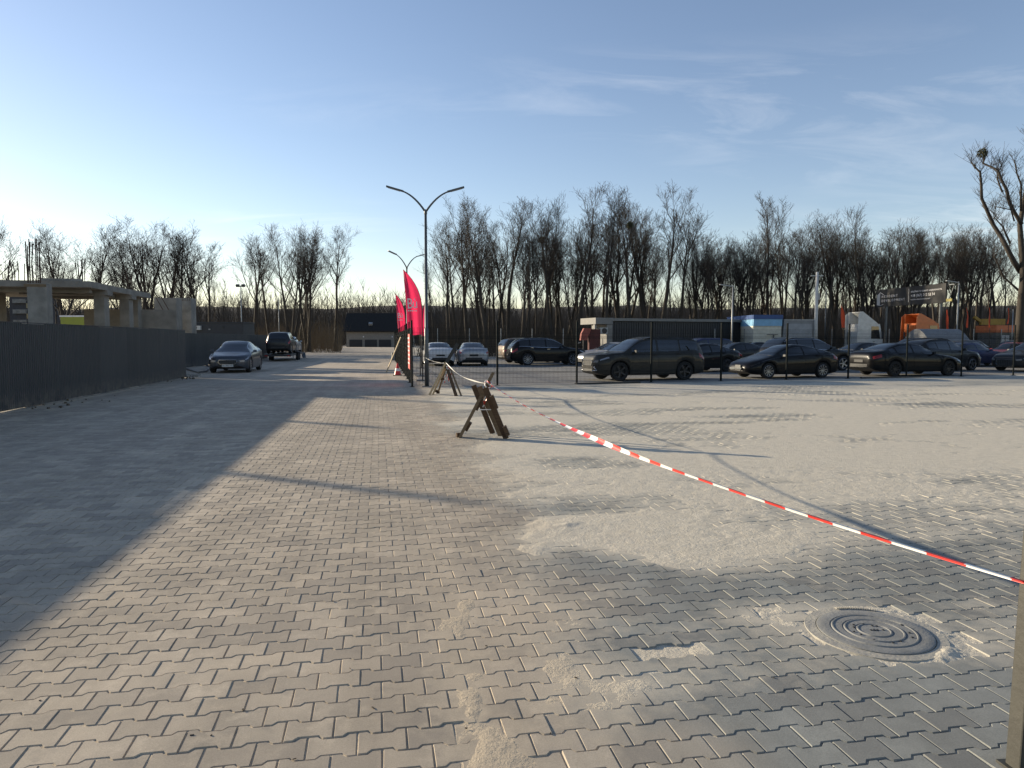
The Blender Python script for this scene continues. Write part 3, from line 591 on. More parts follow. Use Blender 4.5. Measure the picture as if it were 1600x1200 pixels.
def make_car(name, label, typ, body, loc, hd, rim=RIM, spokes=10, group=None, chrome=False, rails=False, front_open=False, cladding=False, plate=None, grille='bar', scale=1.0, zoff=0.0, taillight=TAIL, mirror=True):
    P = TYPES[typ]; L, W, wb, fo, Rw, cl = P['L'], P['W'], P['wb'], P['fo'], P['Rw'], P['cl']; Hm = max(z for _, z in P['top'])
    T = thing(name, label, 'car', (loc[0], loc[1], zoff), hd, group); T.scale = (scale,) * 3
    top, belt = pchip(P['top']), pchip(P['belt']); c1, c2 = fo, fo + wb; Ra = Rw + 0.055
    def zb(s):
        s = np.asarray(s, float); z = np.full_like(s, cl) + 0.10 * np.clip(1 - s / 0.5, 0, 1) ** 1.5 + 0.13 * np.clip((s - L + 0.6) / 0.6, 0, 1) ** 1.4
        for c in (c1, c2):
            d = Ra ** 2 - (s - c) ** 2; z = np.maximum(z, np.where(d > 0, Rw + np.sqrt(np.maximum(d, 0)) * 0.98, 0))
        return z
    def hw(s):
        s = np.asarray(s, float); f = np.clip(1 - s / 0.75, 0, 1); r = np.clip((s - L + 0.6) / 0.6, 0, 1)
        return W / 2 * (1 - 0.26 * f ** 2.6) * (1 - 0.16 * r ** 2.6)
    def sect(s):                       # (n,) -> (n,15,2) half sections y,z
        s = np.asarray(s, float); zt = top(s); z0 = zb(s); z0 = np.minimum(z0, zt - 0.10); zw = np.clip(belt(s), z0 + 0.05, zt - 0.025); ww = hw(s)
        c = np.clip((zt - zw) / (Hm - 0.98), 0, 1); cc = sstep(0.06, 0.75, c); wr = ww * (0.88 + (P['roof'] - 0.88) * cc)
        out = np.zeros((len(s), 15, 2)); h = zw - z0
        arch = np.clip(1 - np.minimum(np.abs(s - c1), np.abs(s - c2)) / (Ra + 0.06), 0, 1)
        lower = ww * (1 + 0.012 * np.minimum(arch * 4, 1))
        for k, (fy, fz) in enumerate([(0, 0), (.80, 0), (.955, .012), (.985, .10), (.997, .40), (1.0, .68), (.985, .90), (.945, 1.0)]):
            out[:, k, 0] = (lower if 2 <= k <= 4 else ww) * fy; out[:, k, 1] = z0 + h * fz
        dr = 0.035 + 0.055 * cc; dr = np.minimum(dr, (zt - zw) * 0.6)
        for k, f in ((8, .03), (9, .35), (10, .70), (11, 1.0)):
            bow = 0.02 * math.sin(math.pi * f); out[:, k, 0] = ww * .935 + (wr - ww * .935) * f + bow * cc; out[:, k, 1] = zw + 0.008 * 0 + (zt - dr - zw) * f
        out[:, 12, 0] = wr * .88; out[:, 12, 1] = zt - dr * 0.38
        out[:, 13, 0] = wr * .5; out[:, 13, 1] = zt - dr * 0.09
        out[:, 14, 1] = zt
        e = 0.16; k1 = np.clip(1 - s / e, 0, 1); k2 = np.clip(1 - (L - s) / e, 0, 1); g = 0.62 + 0.38 * np.sqrt(1 - np.maximum(k1, k2) ** 2)
        zc = (zt + z0) * .5; out[:, :, 0] *= (0.25 + 0.75 * g)[:, None]; out[:, :, 1] = zc[:, None] + (out[:, :, 1] - zc[:, None]) * g[:, None]
        return out
    S = np.unique(np.round(np.concatenate([np.linspace(0, L, 52), [.006, .02, .045, .08, .12, L - .006, L - .02, L - .045, L - .08, L - .12], [p[0] for p in P['top']]] + [c + Ra * np.cos(np.linspace(0, math.pi, 15)) * 1.0 for c in (c1, c2)] + [[c - Ra - .004, c + Ra + .004] for c in (c1, c2)]), 4))
    X = sect(S); n = len(S); ring = 28
    pts = np.zeros((n, ring, 3)); idx = list(range(15)) + list(range(13, 0, -1)); sg = [1] * 15 + [-1] * 13
    for k, (j, g) in enumerate(zip(idx, sg)): pts[:, k, 0] = L / 2 - S; pts[:, k, 1] = X[:, j, 0] * g; pts[:, k, 2] = X[:, j, 1]
    Fc = [(i * ring + k, (i + 1) * ring + k, (i + 1) * ring + (k + 1) % ring, i * ring + (k + 1) % ring) for i in range(n - 1) for k in range(ring)]
    Fc += [tuple(range(ring)), tuple((n - 1) * ring + k for k in range(ring - 1, -1, -1))]
    fm = []
    for i in range(n - 1):
        sm = (S[i] + S[i + 1]) / 2
        for k in range(ring):
            j = idx[k] if sg[k] == 1 and k < 14 else 28 - k - 1
            low = k in (0, 27, 1, 26) or (cladding and (k in (2, 3, 24, 25)))
            fm.append(1 if low else 0)
    fm += [0, 0]
    me = mkmesh('body', pts.reshape(-1, 3), Fc, [body, PLAST], fm, True); fixnormals(me); smooth_angle(me, 38)
    link('body', me, T)
    def samp(s, j):
        s = np.asarray(s, float).ravel(); j = np.asarray(j, float).ravel(); q = sect(s); i = np.clip(np.floor(j).astype(int), 0, 13); f = (j - i)[:, None]
        r = np.arange(len(s)); yz = q[r, i] * (1 - f) + q[r, i + 1] * f
        return np.stack([L / 2 - s, yz[:, 0], yz[:, 1]], 1)
    def patch(nm, s0, s1, j0, j1, m, off=0.006, side=1, ns=12, nj=6, both=False, parent=T, shear=0.0):
        """skin patch over the body between stations s0..s1 and section params j0..j1; both: across the centre line"""
        a = np.linspace(0, 1, ns); bq = np.linspace(0, 1, nj)
        if both: jj = np.concatenate([np.linspace(j0, 14, nj), np.linspace(14, j0, nj)[1:]]); sd = np.concatenate([np.ones(nj), -np.ones(nj - 1)])
        else: jj = j0 + (j1 - j0) * bq; sd = np.full(nj, side)
        A, J = np.meshgrid(a, jj, indexing='ij'); SD = np.broadcast_to(sd, A.shape)
        JJ = J; tt = (J - j0) / max(j1 - j0, 1e-6) if not both else 0
        SS = s0 + (s1 - s0) * A + shear * (tt if not both else 0)
        p = samp(SS, JJ).reshape(*A.shape, 3); p[..., 1] *= SD
        du = np.gradient(p, axis=0); dv = np.gradient(p, axis=1); nn = np.cross(du, dv); nn /= np.maximum(np.linalg.norm(nn, axis=2, keepdims=True), 1e-9)
        ctr = np.array([np.clip(p[..., 0].mean(), -L / 2 + .9, L / 2 - .9), 0, 0.55]); sgn = np.sign(((p - ctr) * nn).sum(2, keepdims=True)); p = p + nn * sgn * off
        nr, ncol = A.shape
        f = [(r * ncol + c, r * ncol + c + 1, (r + 1) * ncol + c + 1, (r + 1) * ncol + c) for r in range(nr - 1) for c in range(ncol - 1)]
        # give the pane a rim that turns back into the body
        rimi = [r * ncol for r in range(nr)] + [(nr - 1) * ncol + c for c in range(1, ncol)] + [r * ncol + ncol - 1 for r in range(nr - 2, -1, -1)] + [c for c in range(ncol - 2, 0, -1)]
        flat = p.reshape(-1, 3); inner = (flat - (nn * sgn).reshape(-1, 3) * (off + 0.01))[rimi]; nb = len(flat); k = len(rimi)
        f += [(rimi[i], rimi[(i + 1) % k], nb + (i + 1) % k, nb + i) for i in range(k)]
        me = mkmesh(nm, np.concatenate([flat, inner]), f, m, None, True); fixnormals(me); smooth_angle(me, 40)
        return link(nm, me, parent)
    # glass
    patch('windscreen', P['ws'][0], P['ws'][1], 11.25, 14, GLASS, both=True, ns=10)
    patch('rear_window', P['rw'][0], P['rw'][1], 11.35, 14, GLASS, both=True, ns=8)
    g0, g1 = P['sg']; b1, b2 = P['pil']
    for sd in (1, -1):
        for (x0, x1) in ((g0, b1 - .04), (b1 + .04, b2 - .03), (b2 + .04, g1)):
            if x1 - x0 > 0.15: patch('side_window', x0, x1, 8.25, 10.75, GLASS, side=sd, ns=9, nj=4)
        if chrome: patch('window_trim', g0 - .05, g1 + .06, 10.85, 11.1, CHROME, .010, sd, 22, 2); patch('window_trim', g0 - .05, g1 + .06, 7.95, 8.15, CHROME, .010, sd, 22, 2)
        # doors with handles
        for (x0, x1) in ((c1 + Ra + .10, b1), (b1 + .016, min(c2 - .10, b2 + .05))):
            d = patch('door', x0, x1, 3.0 if not cladding else 3.6, 7.0, body, .005, sd, 8, 6)
            hp = samp([x1 - .16], [6.2])[0]; MB().box((hp[0], (hp[1] + .018) * sd, hp[2]), (.19, .022, .026)).build('handle', CHROME if chrome else body, d)
        patch('turn_lamp', .16, .50, 6.2, 7.2, HEAD if not front_open else PLAST, .006, sd, 8, 4)
        if not front_open:
            zl = float(top(0.0)) - .07; yl = W * .325
            hl = MB().prism([(-.10, -.05), (.10, -.055), (.15, .0), (.12, .045), (-.12, .02)], -.07, .07, 'X'); M3 = Matrix.Rotation(.45 * sd, 3, 'Z')
            hl.V = [tuple(M3 @ Vector((v[0], v[1] * sd, v[2])) + Vector((L / 2 - .085, yl * sd, zl))) for v in hl.V]
            hm = hl.mesh('headlight', HEAD); fixnormals(hm); link('headlight', hm, T)
        patch('tail_light', L - .40, L - .07, 5.6, 7.2, taillight, .006, sd, 8, 4)
        if mirror:
            mp_ = samp([P['ws'][0] + .42], [8.0])[0]; mb = MB()
            mb.box((mp_[0], (mp_[1] + .13) * sd, mp_[2] + .075), (.10, .19, .13), Matrix.Rotation(.1 * sd, 3, 'Z'), 0, (.7, .85)); mb.box((mp_[0] + .01, (mp_[1] + .02) * sd, mp_[2] + .02), (.05, .12, .05))
            mo = mb.build('mirror', body, T); bv = mo.modifiers.new('bevel', 'BEVEL'); bv.width = .03; bv.segments = 2
        for c in (c1, c2):
            tm, rm = wheel_meshes(Rw, rim, spokes)
            wo_ = link('wheel', tm, T, (L / 2 - c, (W / 2 - .125) * sd, Rw), (0, random.uniform(0, 1), math.pi if sd == 1 else 0)); link('rim', rm, wo_)
        if rails:
            q = samp(np.linspace(P['ws'][1] + .2, P['rw'][0] - .05, 8), np.full(8, 11.6)); q[:, 2] += np.array([0.0, .035, .04, .04, .04, .04, .035, 0.0]); q[:, 1] *= sd
            MB().tube(q, .018, 6).build('roof_rail', GALV if chrome else PLAST, T, True)
    MB().box((0, 0, cl + .20), (L - 0.9, W * .56, .34)).build('underbody', PLAST, T)
    # nose
    zt0, zb0 = float(top(0.0)), float(zb(np.array([0.0]))[0]); hw0 = float(hw(np.array([0.0]))[0]) * .74; xf = L / 2 + .002; zm = (zt0 + zb0) / 2; zt0 = zm + (zt0 - zm) * .8; zb0 = zm + (zb0 - zm) * .8
    if front_open:
        b = MB(); b.box((xf - .01, 0, (zt0 + zb0) / 2), (.05, hw0 * 1.7, zt0 - zb0 - .05)); b.build('grille', PLAST, T)
        b = MB(); b.box((xf + .01, hw0 * .25, .45), (.06, .36, .24)); b.build('radiator', mat('radiator_grey', (.16, .16, .155), .6), T)
        b = MB(); b.bar((xf + .05, -hw0 * .8, .42), (xf + .05, hw0 * .8, .42), .05, .07); b.build('bumper_beam', STEEL, T)
    else:
        if grille == 'wide': gh, gw, gz = .20, .86, zt0 - .09
        elif grille == 'tall': gh, gw, gz = .34, .95, zt0 - .20
        else: gh, gw, gz = .10, 1.0, zt0 - .10
        ga = MB().prism([(-gw / 2 * .92, gz + gh / 2), (gw / 2 * .92, gz + gh / 2), (gw / 2, gz), (gw / 2 * .8, gz - gh / 2), (-gw / 2 * .8, gz - gh / 2), (-gw / 2, gz)], xf - .16, xf + .012, 'X').build('grille', PLAST, T)
        b = MB(); ring_ = [(-gw / 2 * .92, gz + gh / 2), (gw / 2 * .92, gz + gh / 2), (gw / 2, gz), (gw / 2 * .8, gz - gh / 2), (-gw / 2 * .8, gz - gh / 2), (-gw / 2, gz)]
        b.tube([(xf + .012, y, z) for y, z in ring_ + ring_[:1]], .018 if chrome else .010, 6); b.build('grille_frame', CHROME, ga)
        if gh > .15:
            b = MB()
            for k in range(9): b.box((xf + .012, -gw * .38 + k * gw * .095, gz), (.012, .012, gh * .8))
            b.build('grille_bar', STEEL, ga)
        MB().box((xf - .06, 0, zb0 + .05), (.13, hw0 * 1.7, .10)).build('lower_intake', PLAST, T)
    if plate != 'none':
        pl = MB().box((xf + .022, 0, zb0 + (.04 if grille == 'wide' else .13 if grille != 'tall' else .10)), (.012, .52, .112)).build('number_plate', mat('plate_white', (.6, .6, .58), .5), T) if not front_open else None
        if pl and plate: link('plate_lettering', text_mesh(plate, .085, PLAST, .001, 'CENTER'), pl, (xf + .030, 0, zb0 + (.04 if grille == 'wide' else .13 if grille != 'tall' else .10)), (math.pi / 2, 0, math.pi / 2))
    zr = float(top(L)) - .08; rz0 = float(zb(np.array([L]))[0])
    MB().box((-L / 2 + .02, 0, rz0 + .14), (.06, W * .55, .14)).build('rear_bumper', PLAST, T)
    MB().box((-L / 2 - .004, 0, zr - .14), (.02, .52, .112)).build('number_plate', PLAST if taillight is TAIL else PLAST, T)
    return T
GREY_JET = paint('paint_bluegrey', (0.055, 0.063, 0.078), .3, .4, .10)
BLACK = paint('paint_black', (0.004, 0.004, 0.005), .3, 0, .015)
BLACK2 = paint('paint_black_dusty', (0.006, 0.006, 0.007), .3, 0, .03)
GRAPH = paint('paint_graphite', (0.030, 0.030, 0.028), .4, .2, .08)
WHITEP = paint('paint_white', (0.62, 0.63, 0.64), .3, .0, .12)
SILVER = paint('paint_silver', (0.36, 0.37, 0.39), .3, .6, .2)
BLUEP = paint('paint_navy', (0.02, 0.03, 0.10), .25, .4, .2)
REDP = paint('paint_red', (0.22, 0.02, 0.025), .25, .3, .2)
DGREY = paint('paint_dark_grey', (0.020, 0.022, 0.025), .35, .2, .05)
fdx = heading(0.95, 0.31)                                   # along the right hand mesh fence
road_to_cam = heading(math.sin(TH), -math.cos(TH))
def place(px, Y): u = (px - 800) / F; return (u * Y * 1.002, Y)
c = gp(356, 583); ctr = Vector((c.x, c.y, 0)) + Vector((-math.sin(TH), math.cos(TH), 0)) * 2.34
make_car('parked_car', 'blue grey electric crossover with wide oval grille parked nose out beside the corrugated fence', 'crossover', GREY_JET, ctr, road_to_cam, RIM, 10, grille='wide', plate='BC 2865 MM', chrome=True)
# right lot, front row along the mesh fence
JW = make_car('parked_car', 'dusty graphite seven seat wagon with bright bumper trim parked right behind the mesh fence', 'suv', GRAPH, place(1004, 29.0), fdx + math.pi, RIMD, 5, rails=True, grille='wide', plate='none')
for sd in (-1, 1): MB().tube([(2.40, sd * .50, .62), (2.42, sd * .58, .52), (2.36, sd * .70, .44), (2.44, sd * .45, .40)], .035, 8).build('bumper_trim', CHROME, JW, True)
make_car('parked_car', 'black fastback with its front bumper missing behind the mesh fence', 'fastback', BLACK, place(1222, 30.6), fdx + math.pi, RIM, 10, front_open=True, plate='none')
make_car('parked_car', 'black sedan with dark wheels showing its tail to the bumperless fastback', 'sedan', BLACK, place(1413, 32.4), fdx - 0.06, RIMD, 10, scale=1.03, plate='none')
# second row
make_car('parked_car', 'black large wagon with chrome window frame behind the black fastback', 'suv_big', BLACK2, place(1258, 37.5), fdx, RIM, 5, chrome=True, rails=True, plate='none')
make_car('parked_car', 'dark grey small crossover with five spoke alloy wheels behind the black sedan', 'suv_small', DGREY, place(1464, 37.6), fdx + .05, RIM, 5, cladding=True, rails=True, scale=1.05, plate='none')
make_car('parked_car', 'grey electric crossover with silver front face at the end of the row', 'crossover', DGREY, place(1622, 37.0), fdx + math.pi, RIM, 10, grille='tall', chrome=True, scale=1.03, plate='none')
make_car('parked_car', 'low black sedan between the graphite wagon and the fastback', 'sedan', BLACK2, place(1085, 36.0), fdx + math.pi + .1, RIMD, 10, plate='none')
make_car('parked_car', 'dark grey sedan behind the low black sedan', 'sedan', DGREY, place(1144, 45.0), fdx + math.pi, RIM, 10, plate='none')
make_car('parked_car', 'navy wagon roof showing behind the graphite wagon', 'suv', BLUEP, place(1092, 50.0), fdx + math.pi, RIM, 10, plate='none')
make_car('parked_car', 'grey sedan in the back row beside the large chrome trimmed wagon', 'sedan', DGREY, place(1338, 46.0), fdx + math.pi, RIM, 10, plate='none')
make_car('parked_car', 'black wagon in the back row behind the black sedan', 'suv', BLACK2, place(1428, 47.5), fdx + math.pi, RIM, 10, rails=True, plate='none')
make_car('parked_car', 'navy hatchback tucked behind the small grey crossover', 'sedan', BLUEP, place(1512, 43.5), fdx, RIM, 10, plate='none')
make_car('parked_car', 'dark crossover with sloping rear glass in front of the covered trailer', 'suv_small', DGREY, place(1515, 49.0), fdx + .2, RIM, 10, plate='none')
make_car('parked_car', 'dull red sedan beside the grey electric crossover', 'sedan', REDP, place(1580, 45.0), fdx + math.pi + .25, RIM, 10, plate='none')
make_car('parked_car', 'silver grey sedan behind the grey electric crossover', 'sedan', SILVER, place(1622, 41.5), fdx + math.pi + .1, RIM, 10, plate='none')
make_car('parked_car', 'dark wagon roof behind the silver grey sedan', 'suv_small', BLACK2, place(1600, 53.0), fdx, RIM, 10, plate='none')
make_car('parked_car', 'dark sedan in the back row before the black cabin', 'sedan', BLACK2, place(1190, 50.5), fdx, RIM, 10, plate='none')
# left part of the lot
make_car('parked_car', 'glossy black large wagon parked side on across the gravel lot', 'suv_big', BLACK, place(853, 45.6), fdx - .12, RIM, 10, chrome=True, plate='none')
make_car('parked_car', 'brown grey wagon just behind the glossy black large wagon', 'suv', paint('paint_brown', (.10, .075, .06), .3, .4, .3), place(832, 49.6), fdx + .05, RIM, 10, plate='none')
make_car('parked_car', 'silver sedan parked tail to the fence on the gravel lot', 'sedan', SILVER, place(737, 45.5), heading(-.12, 1), RIM, 10, plate='none')
make_car('parked_car', 'white sedan parked tail to the fence behind the lamp post', 'sedan', WHITEP, place(684, 45.5), heading(-.18, 1), RIM, 10, plate='none')
make_car('parked_car', 'pale silver car nosing out behind the graphite wagon', 'sedan', SILVER, place(962, 43.0), fdx + math.pi + .1, RIM, 10, plate='none')
make_car('parked_car', 'light blue grey car beside the pale silver car', 'sedan', paint('paint_paleblue', (.28, .32, .40), .3, .4, .2), place(955, 48.5), fdx + math.pi + .1, RIM, 10, plate='none')
# trailer with two cars
tr = place(447, 57.0); th_ = heading(-math.sin(TH), math.cos(TH))
T = thing('car_trailer', 'low flat car trailer carrying two cars by the corrugated fence', 'trailer', (tr[0], tr[1], 0), th_)
for y in (-.72, .72): MB().box((0, y, .52), (9.2, .5, .06)).build('runway', STEEL, T); MB().box((0, y * 1.28, .46), (9.2, .06, .14)).build('side_rail', STEEL, T)
for x in (-4.4, -2, 0, 2, 4.4): MB().box((x, 0, .44), (.08, 1.7, .10)).build('crossmember', STEEL, T)
for x in (-.9, .0):
    for s in (-1, 1):
        tm, rm = wheel_meshes(.30, RIMD, 10); o = link('wheel', tm, T, (x, s * 1.02, .30), (0, 0, math.pi if s == 1 else 0)); link('rim', rm, o)
MB().box((-.45, -1.02, .64), (1.7, .26, .04)).box((-.45, 1.02, .64), (1.7, .26, .04)).build('mudguard', PLAST, T)
MB().box((-4.62, 0, .42), (.05, 1.9, .12)).build('light_bar', PLAST, T)
for s in (-1, 1): MB().box((-4.65, s * .8, .42), (.02, .2, .08)).build('tail_light', TAIL, T)
MB().bar((4.4, 0, .45), (5.6, 0, .42), .1, .1).build('drawbar', STEEL, T); MB().bar((4.9, -.9, .48), (4.5, -1.0, .05), .3, .05).build('ramp', STEEL, T)
MB().tube([(5.3, 0, .40), (5.3, 0, .0)], .04, 8).build('jockey_leg', GALV, T)
ax = Vector((-math.sin(TH), math.cos(TH)))
make_car('carried_car', 'dark grey wagon on the trailer with its tail to the road', 'suv', DGREY, Vector(tr) - ax * 2.1, th_, RIM, 10, zoff=.55, scale=.95)
make_car('carried_car', 'silver sedan on the front of the trailer ahead of the dark wagon', 'sedan', SILVER, Vector(tr) + ax * 2.55, th_, RIM, 10, zoff=.55, scale=.92)

# ------------------------------------------------------------------ parking lot surface (the yard behind the mesh fence) as its own sheet
cn = gp(655, 606); fe = gp(1583, 585)
me = mkmesh('parking_lot', [(cn.x + .3, cn.y + .1, 0.001), (fe.x + 40, fe.y + .31 * 42, 0.001), (fe.x + 40, 60, 0.001), (-9.7, 60, 0.001)], [(0, 1, 2, 3)], LOT)
tag(link('parking_lot', me), 'dusty grey gravel lot behind the mesh fence', None, None, 'structure')

# ------------------------------------------------------------------ welded mesh fences
def wire_panel(L, h, z0=0.06, pitch=.05):
    b = MB(); n = int(L / pitch); r = .0042
    def bar(x0, z0_, x1, z1, rr, y=0.0):
        if abs(x1 - x0) < 1e-6: V = [(x0 - rr, y, z0_), (x0, y - rr, z0_), (x0 + rr, y, z0_), (x0 - rr, y, z1), (x0, y - rr, z1), (x0 + rr, y, z1)]
        else: V = [(x0, y, z0_ - rr), (x0, y - rr, z0_), (x0, y, z0_ + rr), (x1, y, z0_ - rr), (x1, y - rr, z0_), (x1, y, z0_ + rr)]
        b.add(V, [(0, 1, 4, 3), (1, 2, 5, 4), (2, 0, 3, 5)])
    for i in range(n + 1): bar(i * L / n, z0, i * L / n, h, r)
    z = z0
    while z < h - .02: bar(0, z, L, z, .0032, .004); z += .2
    for zf in (.18, .5, .82):
        zc = z0 + (h - z0) * zf; bar(0, zc, L, zc, .006, -.012); bar(0, zc + .05, L, zc + .05, .004, -.02)
    return b.mesh('wire_panel', WIRE)
def mesh_fence(label, pts, h, ph, pm_, base=True, wire_h=None):
    a = Vector(pts[0]); t = thing('mesh_fence', label, 'fence', (a.x, a.y, 0)); cache = {}
    pb = MB().box((0, 0, ph / 2), (.06, .045, ph)); pb.box((0, 0, ph + .008), (.064, .05, .016))
    if base: pb.box((0, 0, .006), (.16, .14, .012))
    pmsh = pb.mesh('post', pm_)
    for i, p in enumerate(pts):
        p = Vector(p); d = Vector(pts[min(i + 1, len(pts) - 1)]) - Vector(pts[max(i - 1, 0)]); rz = heading(d.x, d.y)
        link('post', pmsh, t, (p.x - a.x, p.y - a.y, 0), (0, 0, rz))
        if i < len(pts) - 1:
            e = Vector(pts[i + 1]) - p; k = round(e.length, 2)
            if k not in cache: cache[k] = wire_panel(e.length, wire_h or h)
            link('wire_panel', cache[k], t, (p.x - a.x, p.y - a.y, 0), (0, 0, heading(e.x, e.y)))
    return t
ppx = [(777, 602), (887, 600), (995, 597.5), (1100, 594.5), (1203, 592.5), (1302, 591), (1403, 589.5), (1493, 587.5), (1583, 585.5)]
P0 = gp(*ppx[0]); P1 = gp(1583, 586.5); dfe = (P1 - P0) / 8.0
front = [P0 - dfe] + [P0 + dfe * i for i in range(0, 13)]
mesh_fence('dark welded mesh fence along the front of the car lot', front, 2.05, 2.27, WIRE)
c0 = front[0]; ld = (gp(617, 563) - c0); lu = ld.normalized(); leg = [c0 + lu * (2.45 * i + 0.0) for i in range(1, 14)]
mesh_fence('dark welded mesh fence running along the paved road behind the lamp post', [c0 + lu * .08] + leg, 2.05, 2.27, WIRE)
bk0, bk1 = Vector((-6, 57.5, 0)), Vector((45, 62, 0)); bd = (bk1 - bk0) / 20
mesh_fence('mesh fence with pale posts at the back of the car lot', [bk0 + bd * i for i in range(21)], 2.0, 2.5, GALV)
for ppx_, w_ in (((1345, 591.5), 3.2), ((900, 600.5), 2.6)):
    p = gp(*ppx_); tag(MB().bar((p.x, p.y, .03), (p.x + w_ * .95, p.y + w_ * .31, .03), .12, .05).build('steel_bar', PLAST), 'dark steel bar lying at the foot of the mesh fence by the ' + ('black sedan' if w_ > 3 else 'graphite wagon'), 'bar')
# banner on the road side fence, block, plank, cone
b0 = c0 + lu * .5; t = thing('fence_banner', 'narrow red banner with white lines tied to the mesh fence by the lamp post', 'banner', (b0.x, b0.y, 0), heading(lu.x, lu.y))
MB().box((.75, .05, 1.20), (1.5, .012, 1.25)).build('cloth', BANNER, t)
b = MB()
rn = random.Random(9)
for r_ in range(7):
    x = .12
    while x < 1.3: ww = rn.uniform(.08, .25); b.box((x + ww / 2, .058, 1.68 - r_ * .15), (ww, .006, .055)); x += ww + .05
b.build('printed_lines', PRINT, t)
p = c0 + lu * 32.5; tag(MB().box((p.x, p.y, .3), (.5, 2.4, .6), Matrix.Rotation(TH, 3, 'Z'), 0, (.85, .97)).build('concrete_block', CONC_L), 'pale concrete block at the far end of the road side mesh fence', 'block')
p = c0 + lu * 11.5; q_ = Vector((p.x - .75, p.y - .3, 0))
tag(MB().bar((q_.x, q_.y, 0.0), (p.x - .06, p.y, 1.75), .11, .04).build('leaning_plank', WOOD_L), 'pale plank leaning against the road side mesh fence', 'plank')
p = c0 + lu * 8.0 + Vector((-.12, 0, 0)); t = thing('traffic_cone', 'small red and white traffic cone beside the road side mesh fence', 'cone', (p.x - .2, p.y, 0))
MB().lathe([(.16, .03), (.03, .55), (.001, .56)], 16).build('cone_body', RED, t, True); MB().box((0, 0, .015), (.36, .36, .03)).build('cone_base', PLAST, t); MB().lathe([(.118, .20), (.088, .32)], 16).build('reflective_band', WHITE, t, True)

# ------------------------------------------------------------------ lamp posts
def lamp_post(label, base, hj, rz, span=1.3, rise=.85, name='street_lamp', group=None):
    t = thing(name, label, 'lamp post', (base.x, base.y, 0), rz, group)
    MB().tube([(0, 0, 0), (0, 0, 2.0), (0, 0, 2.02), (0, 0, hj)], [.075, .072, .058, .042], 14).build('pole', STEEL, t, True)
    MB().box((0, 0, .01), (.3, .3, .02)).build('base_plate', STEEL, t); MB().box((.0, -.073, 1.0), (.09, .012, .35)).build('access_door', STEEL, t)
    MB().lathe([(.05, hj - .12), (.055, hj - .10), (.055, hj + .02), (.05, hj + .04)], 12).build('collar', STEEL, t, True)
    for s in (-1, 1):
        pts = [(s * span * f, 0, hj - .05 + rise * (1 - (1 - f) ** 2.6)) for f in np.linspace(0, .62, 10)]
        arm = MB().tube(pts, [.036 - .012 * i / 9 for i in range(10)], 10).build('arm', STEEL, t, True)
        a, b2 = Vector(pts[-1]), Vector((s * span, 0, hj - .05 + rise * 1.10))
        MB().bar(a - (b2 - a) * .15, b2, .15, .045).build('lamp_head', STEEL, t)
        MB().bar(a + (b2 - a) * .1 + Vector((0, 0, -.030)), b2 + Vector((0, 0, -.030)) - (b2 - a) * .1, .11, .012).build('lens', mat('lamp_lens', (.3, .31, .31), .3), t)
    MB().tube([(0, 0, 2.6), (.12, 0, 2.6)], .02, 6).build('bracket', STEEL, t)
    return t
lb = gp(667, 604)
lamp_post('tall double armed street lamp beside the wooden trestles', lb, 6.02, 0.05, 1.32, .78)
lb2 = at(637, 574, 43.5); lamp_post('double armed street lamp standing farther along the road side mesh fence', Vector((lb2.x, lb2.y, 0)), 6.0, .75, 1.32, .85)
def plain_pole(label, px, ytop, Y, r, m, kind='pole', head=None, name='utility_pole'):
    a = at(px, ytop, Y); t = thing(name, label, kind, (a.x, a.y, 0)); MB().tube([(0, 0, -.03), (0, 0, a.z)], [r, r * .6], 12).build('pole', m, t, True)
    MB().box((0, 0, .02), (r * 4, r * 4, .04)).build('base_plate', m, t)
    if head == 'flood':
        for s in (-1, 1): MB().box((s * .28, -.05, a.z - .02), (.34, .2, .24), Matrix.Rotation(.5, 3, 'X')).build('floodlight', STEEL, t)
        MB().bar((-.45, 0, a.z - .12), (.45, 0, a.z - .12), .05, .05).build('crossarm', STEEL, t)
    elif head == 'led': MB().box((-.5, 0, a.z), (1.0, .16, .06), Matrix.Rotation(.15, 3, 'Y')).build('lamp_head', GALV, t)
    elif head == 'ins':
        MB().bar((-.5, 0, a.z - .3), (.5, 0, a.z - .3), .07, .07).build('crossarm', m, t)
        MB().box((.12, 0, a.z * .72), (.2, .2, .5)).build('junction_box', GALV, t)
    else: MB().lathe([(r * .62, a.z - .02), (r * .62, a.z + .03), (.001, a.z + .04)], 10).build('cap', m, t)
    return t
plain_pole('slim pole with twin floodlights beyond the set back corrugated fence', 376, 446, 72, .06, GALV, 'lamp post', 'flood', 'floodlight_pole')
plain_pole('thin grey pole beyond the car trailer', 435, 466, 85, .05, GALV)
plain_pole('grey lamp post in front of the black cabin', 1145, 446, 54, .07, GALV, 'lamp post', 'led', 'street_lamp')
plain_pole('white concrete pole beside the grey box trailer', 1277, 425, 58, .17, mat('pole_white', (.55, .55, .53), .8), 'pole', 'ins')
plain_pole('dark slim pole beside the white concrete pole', 1291, 452, 62, .07, STEEL)
plain_pole('grey lamp post before the orange kiosk', 1498, 440, 57, .07, GALV, 'lamp post', 'led', 'street_lamp')
plain_pole('short pale pole near the orange kiosk', 1583, 484, 60, .05, GALV)

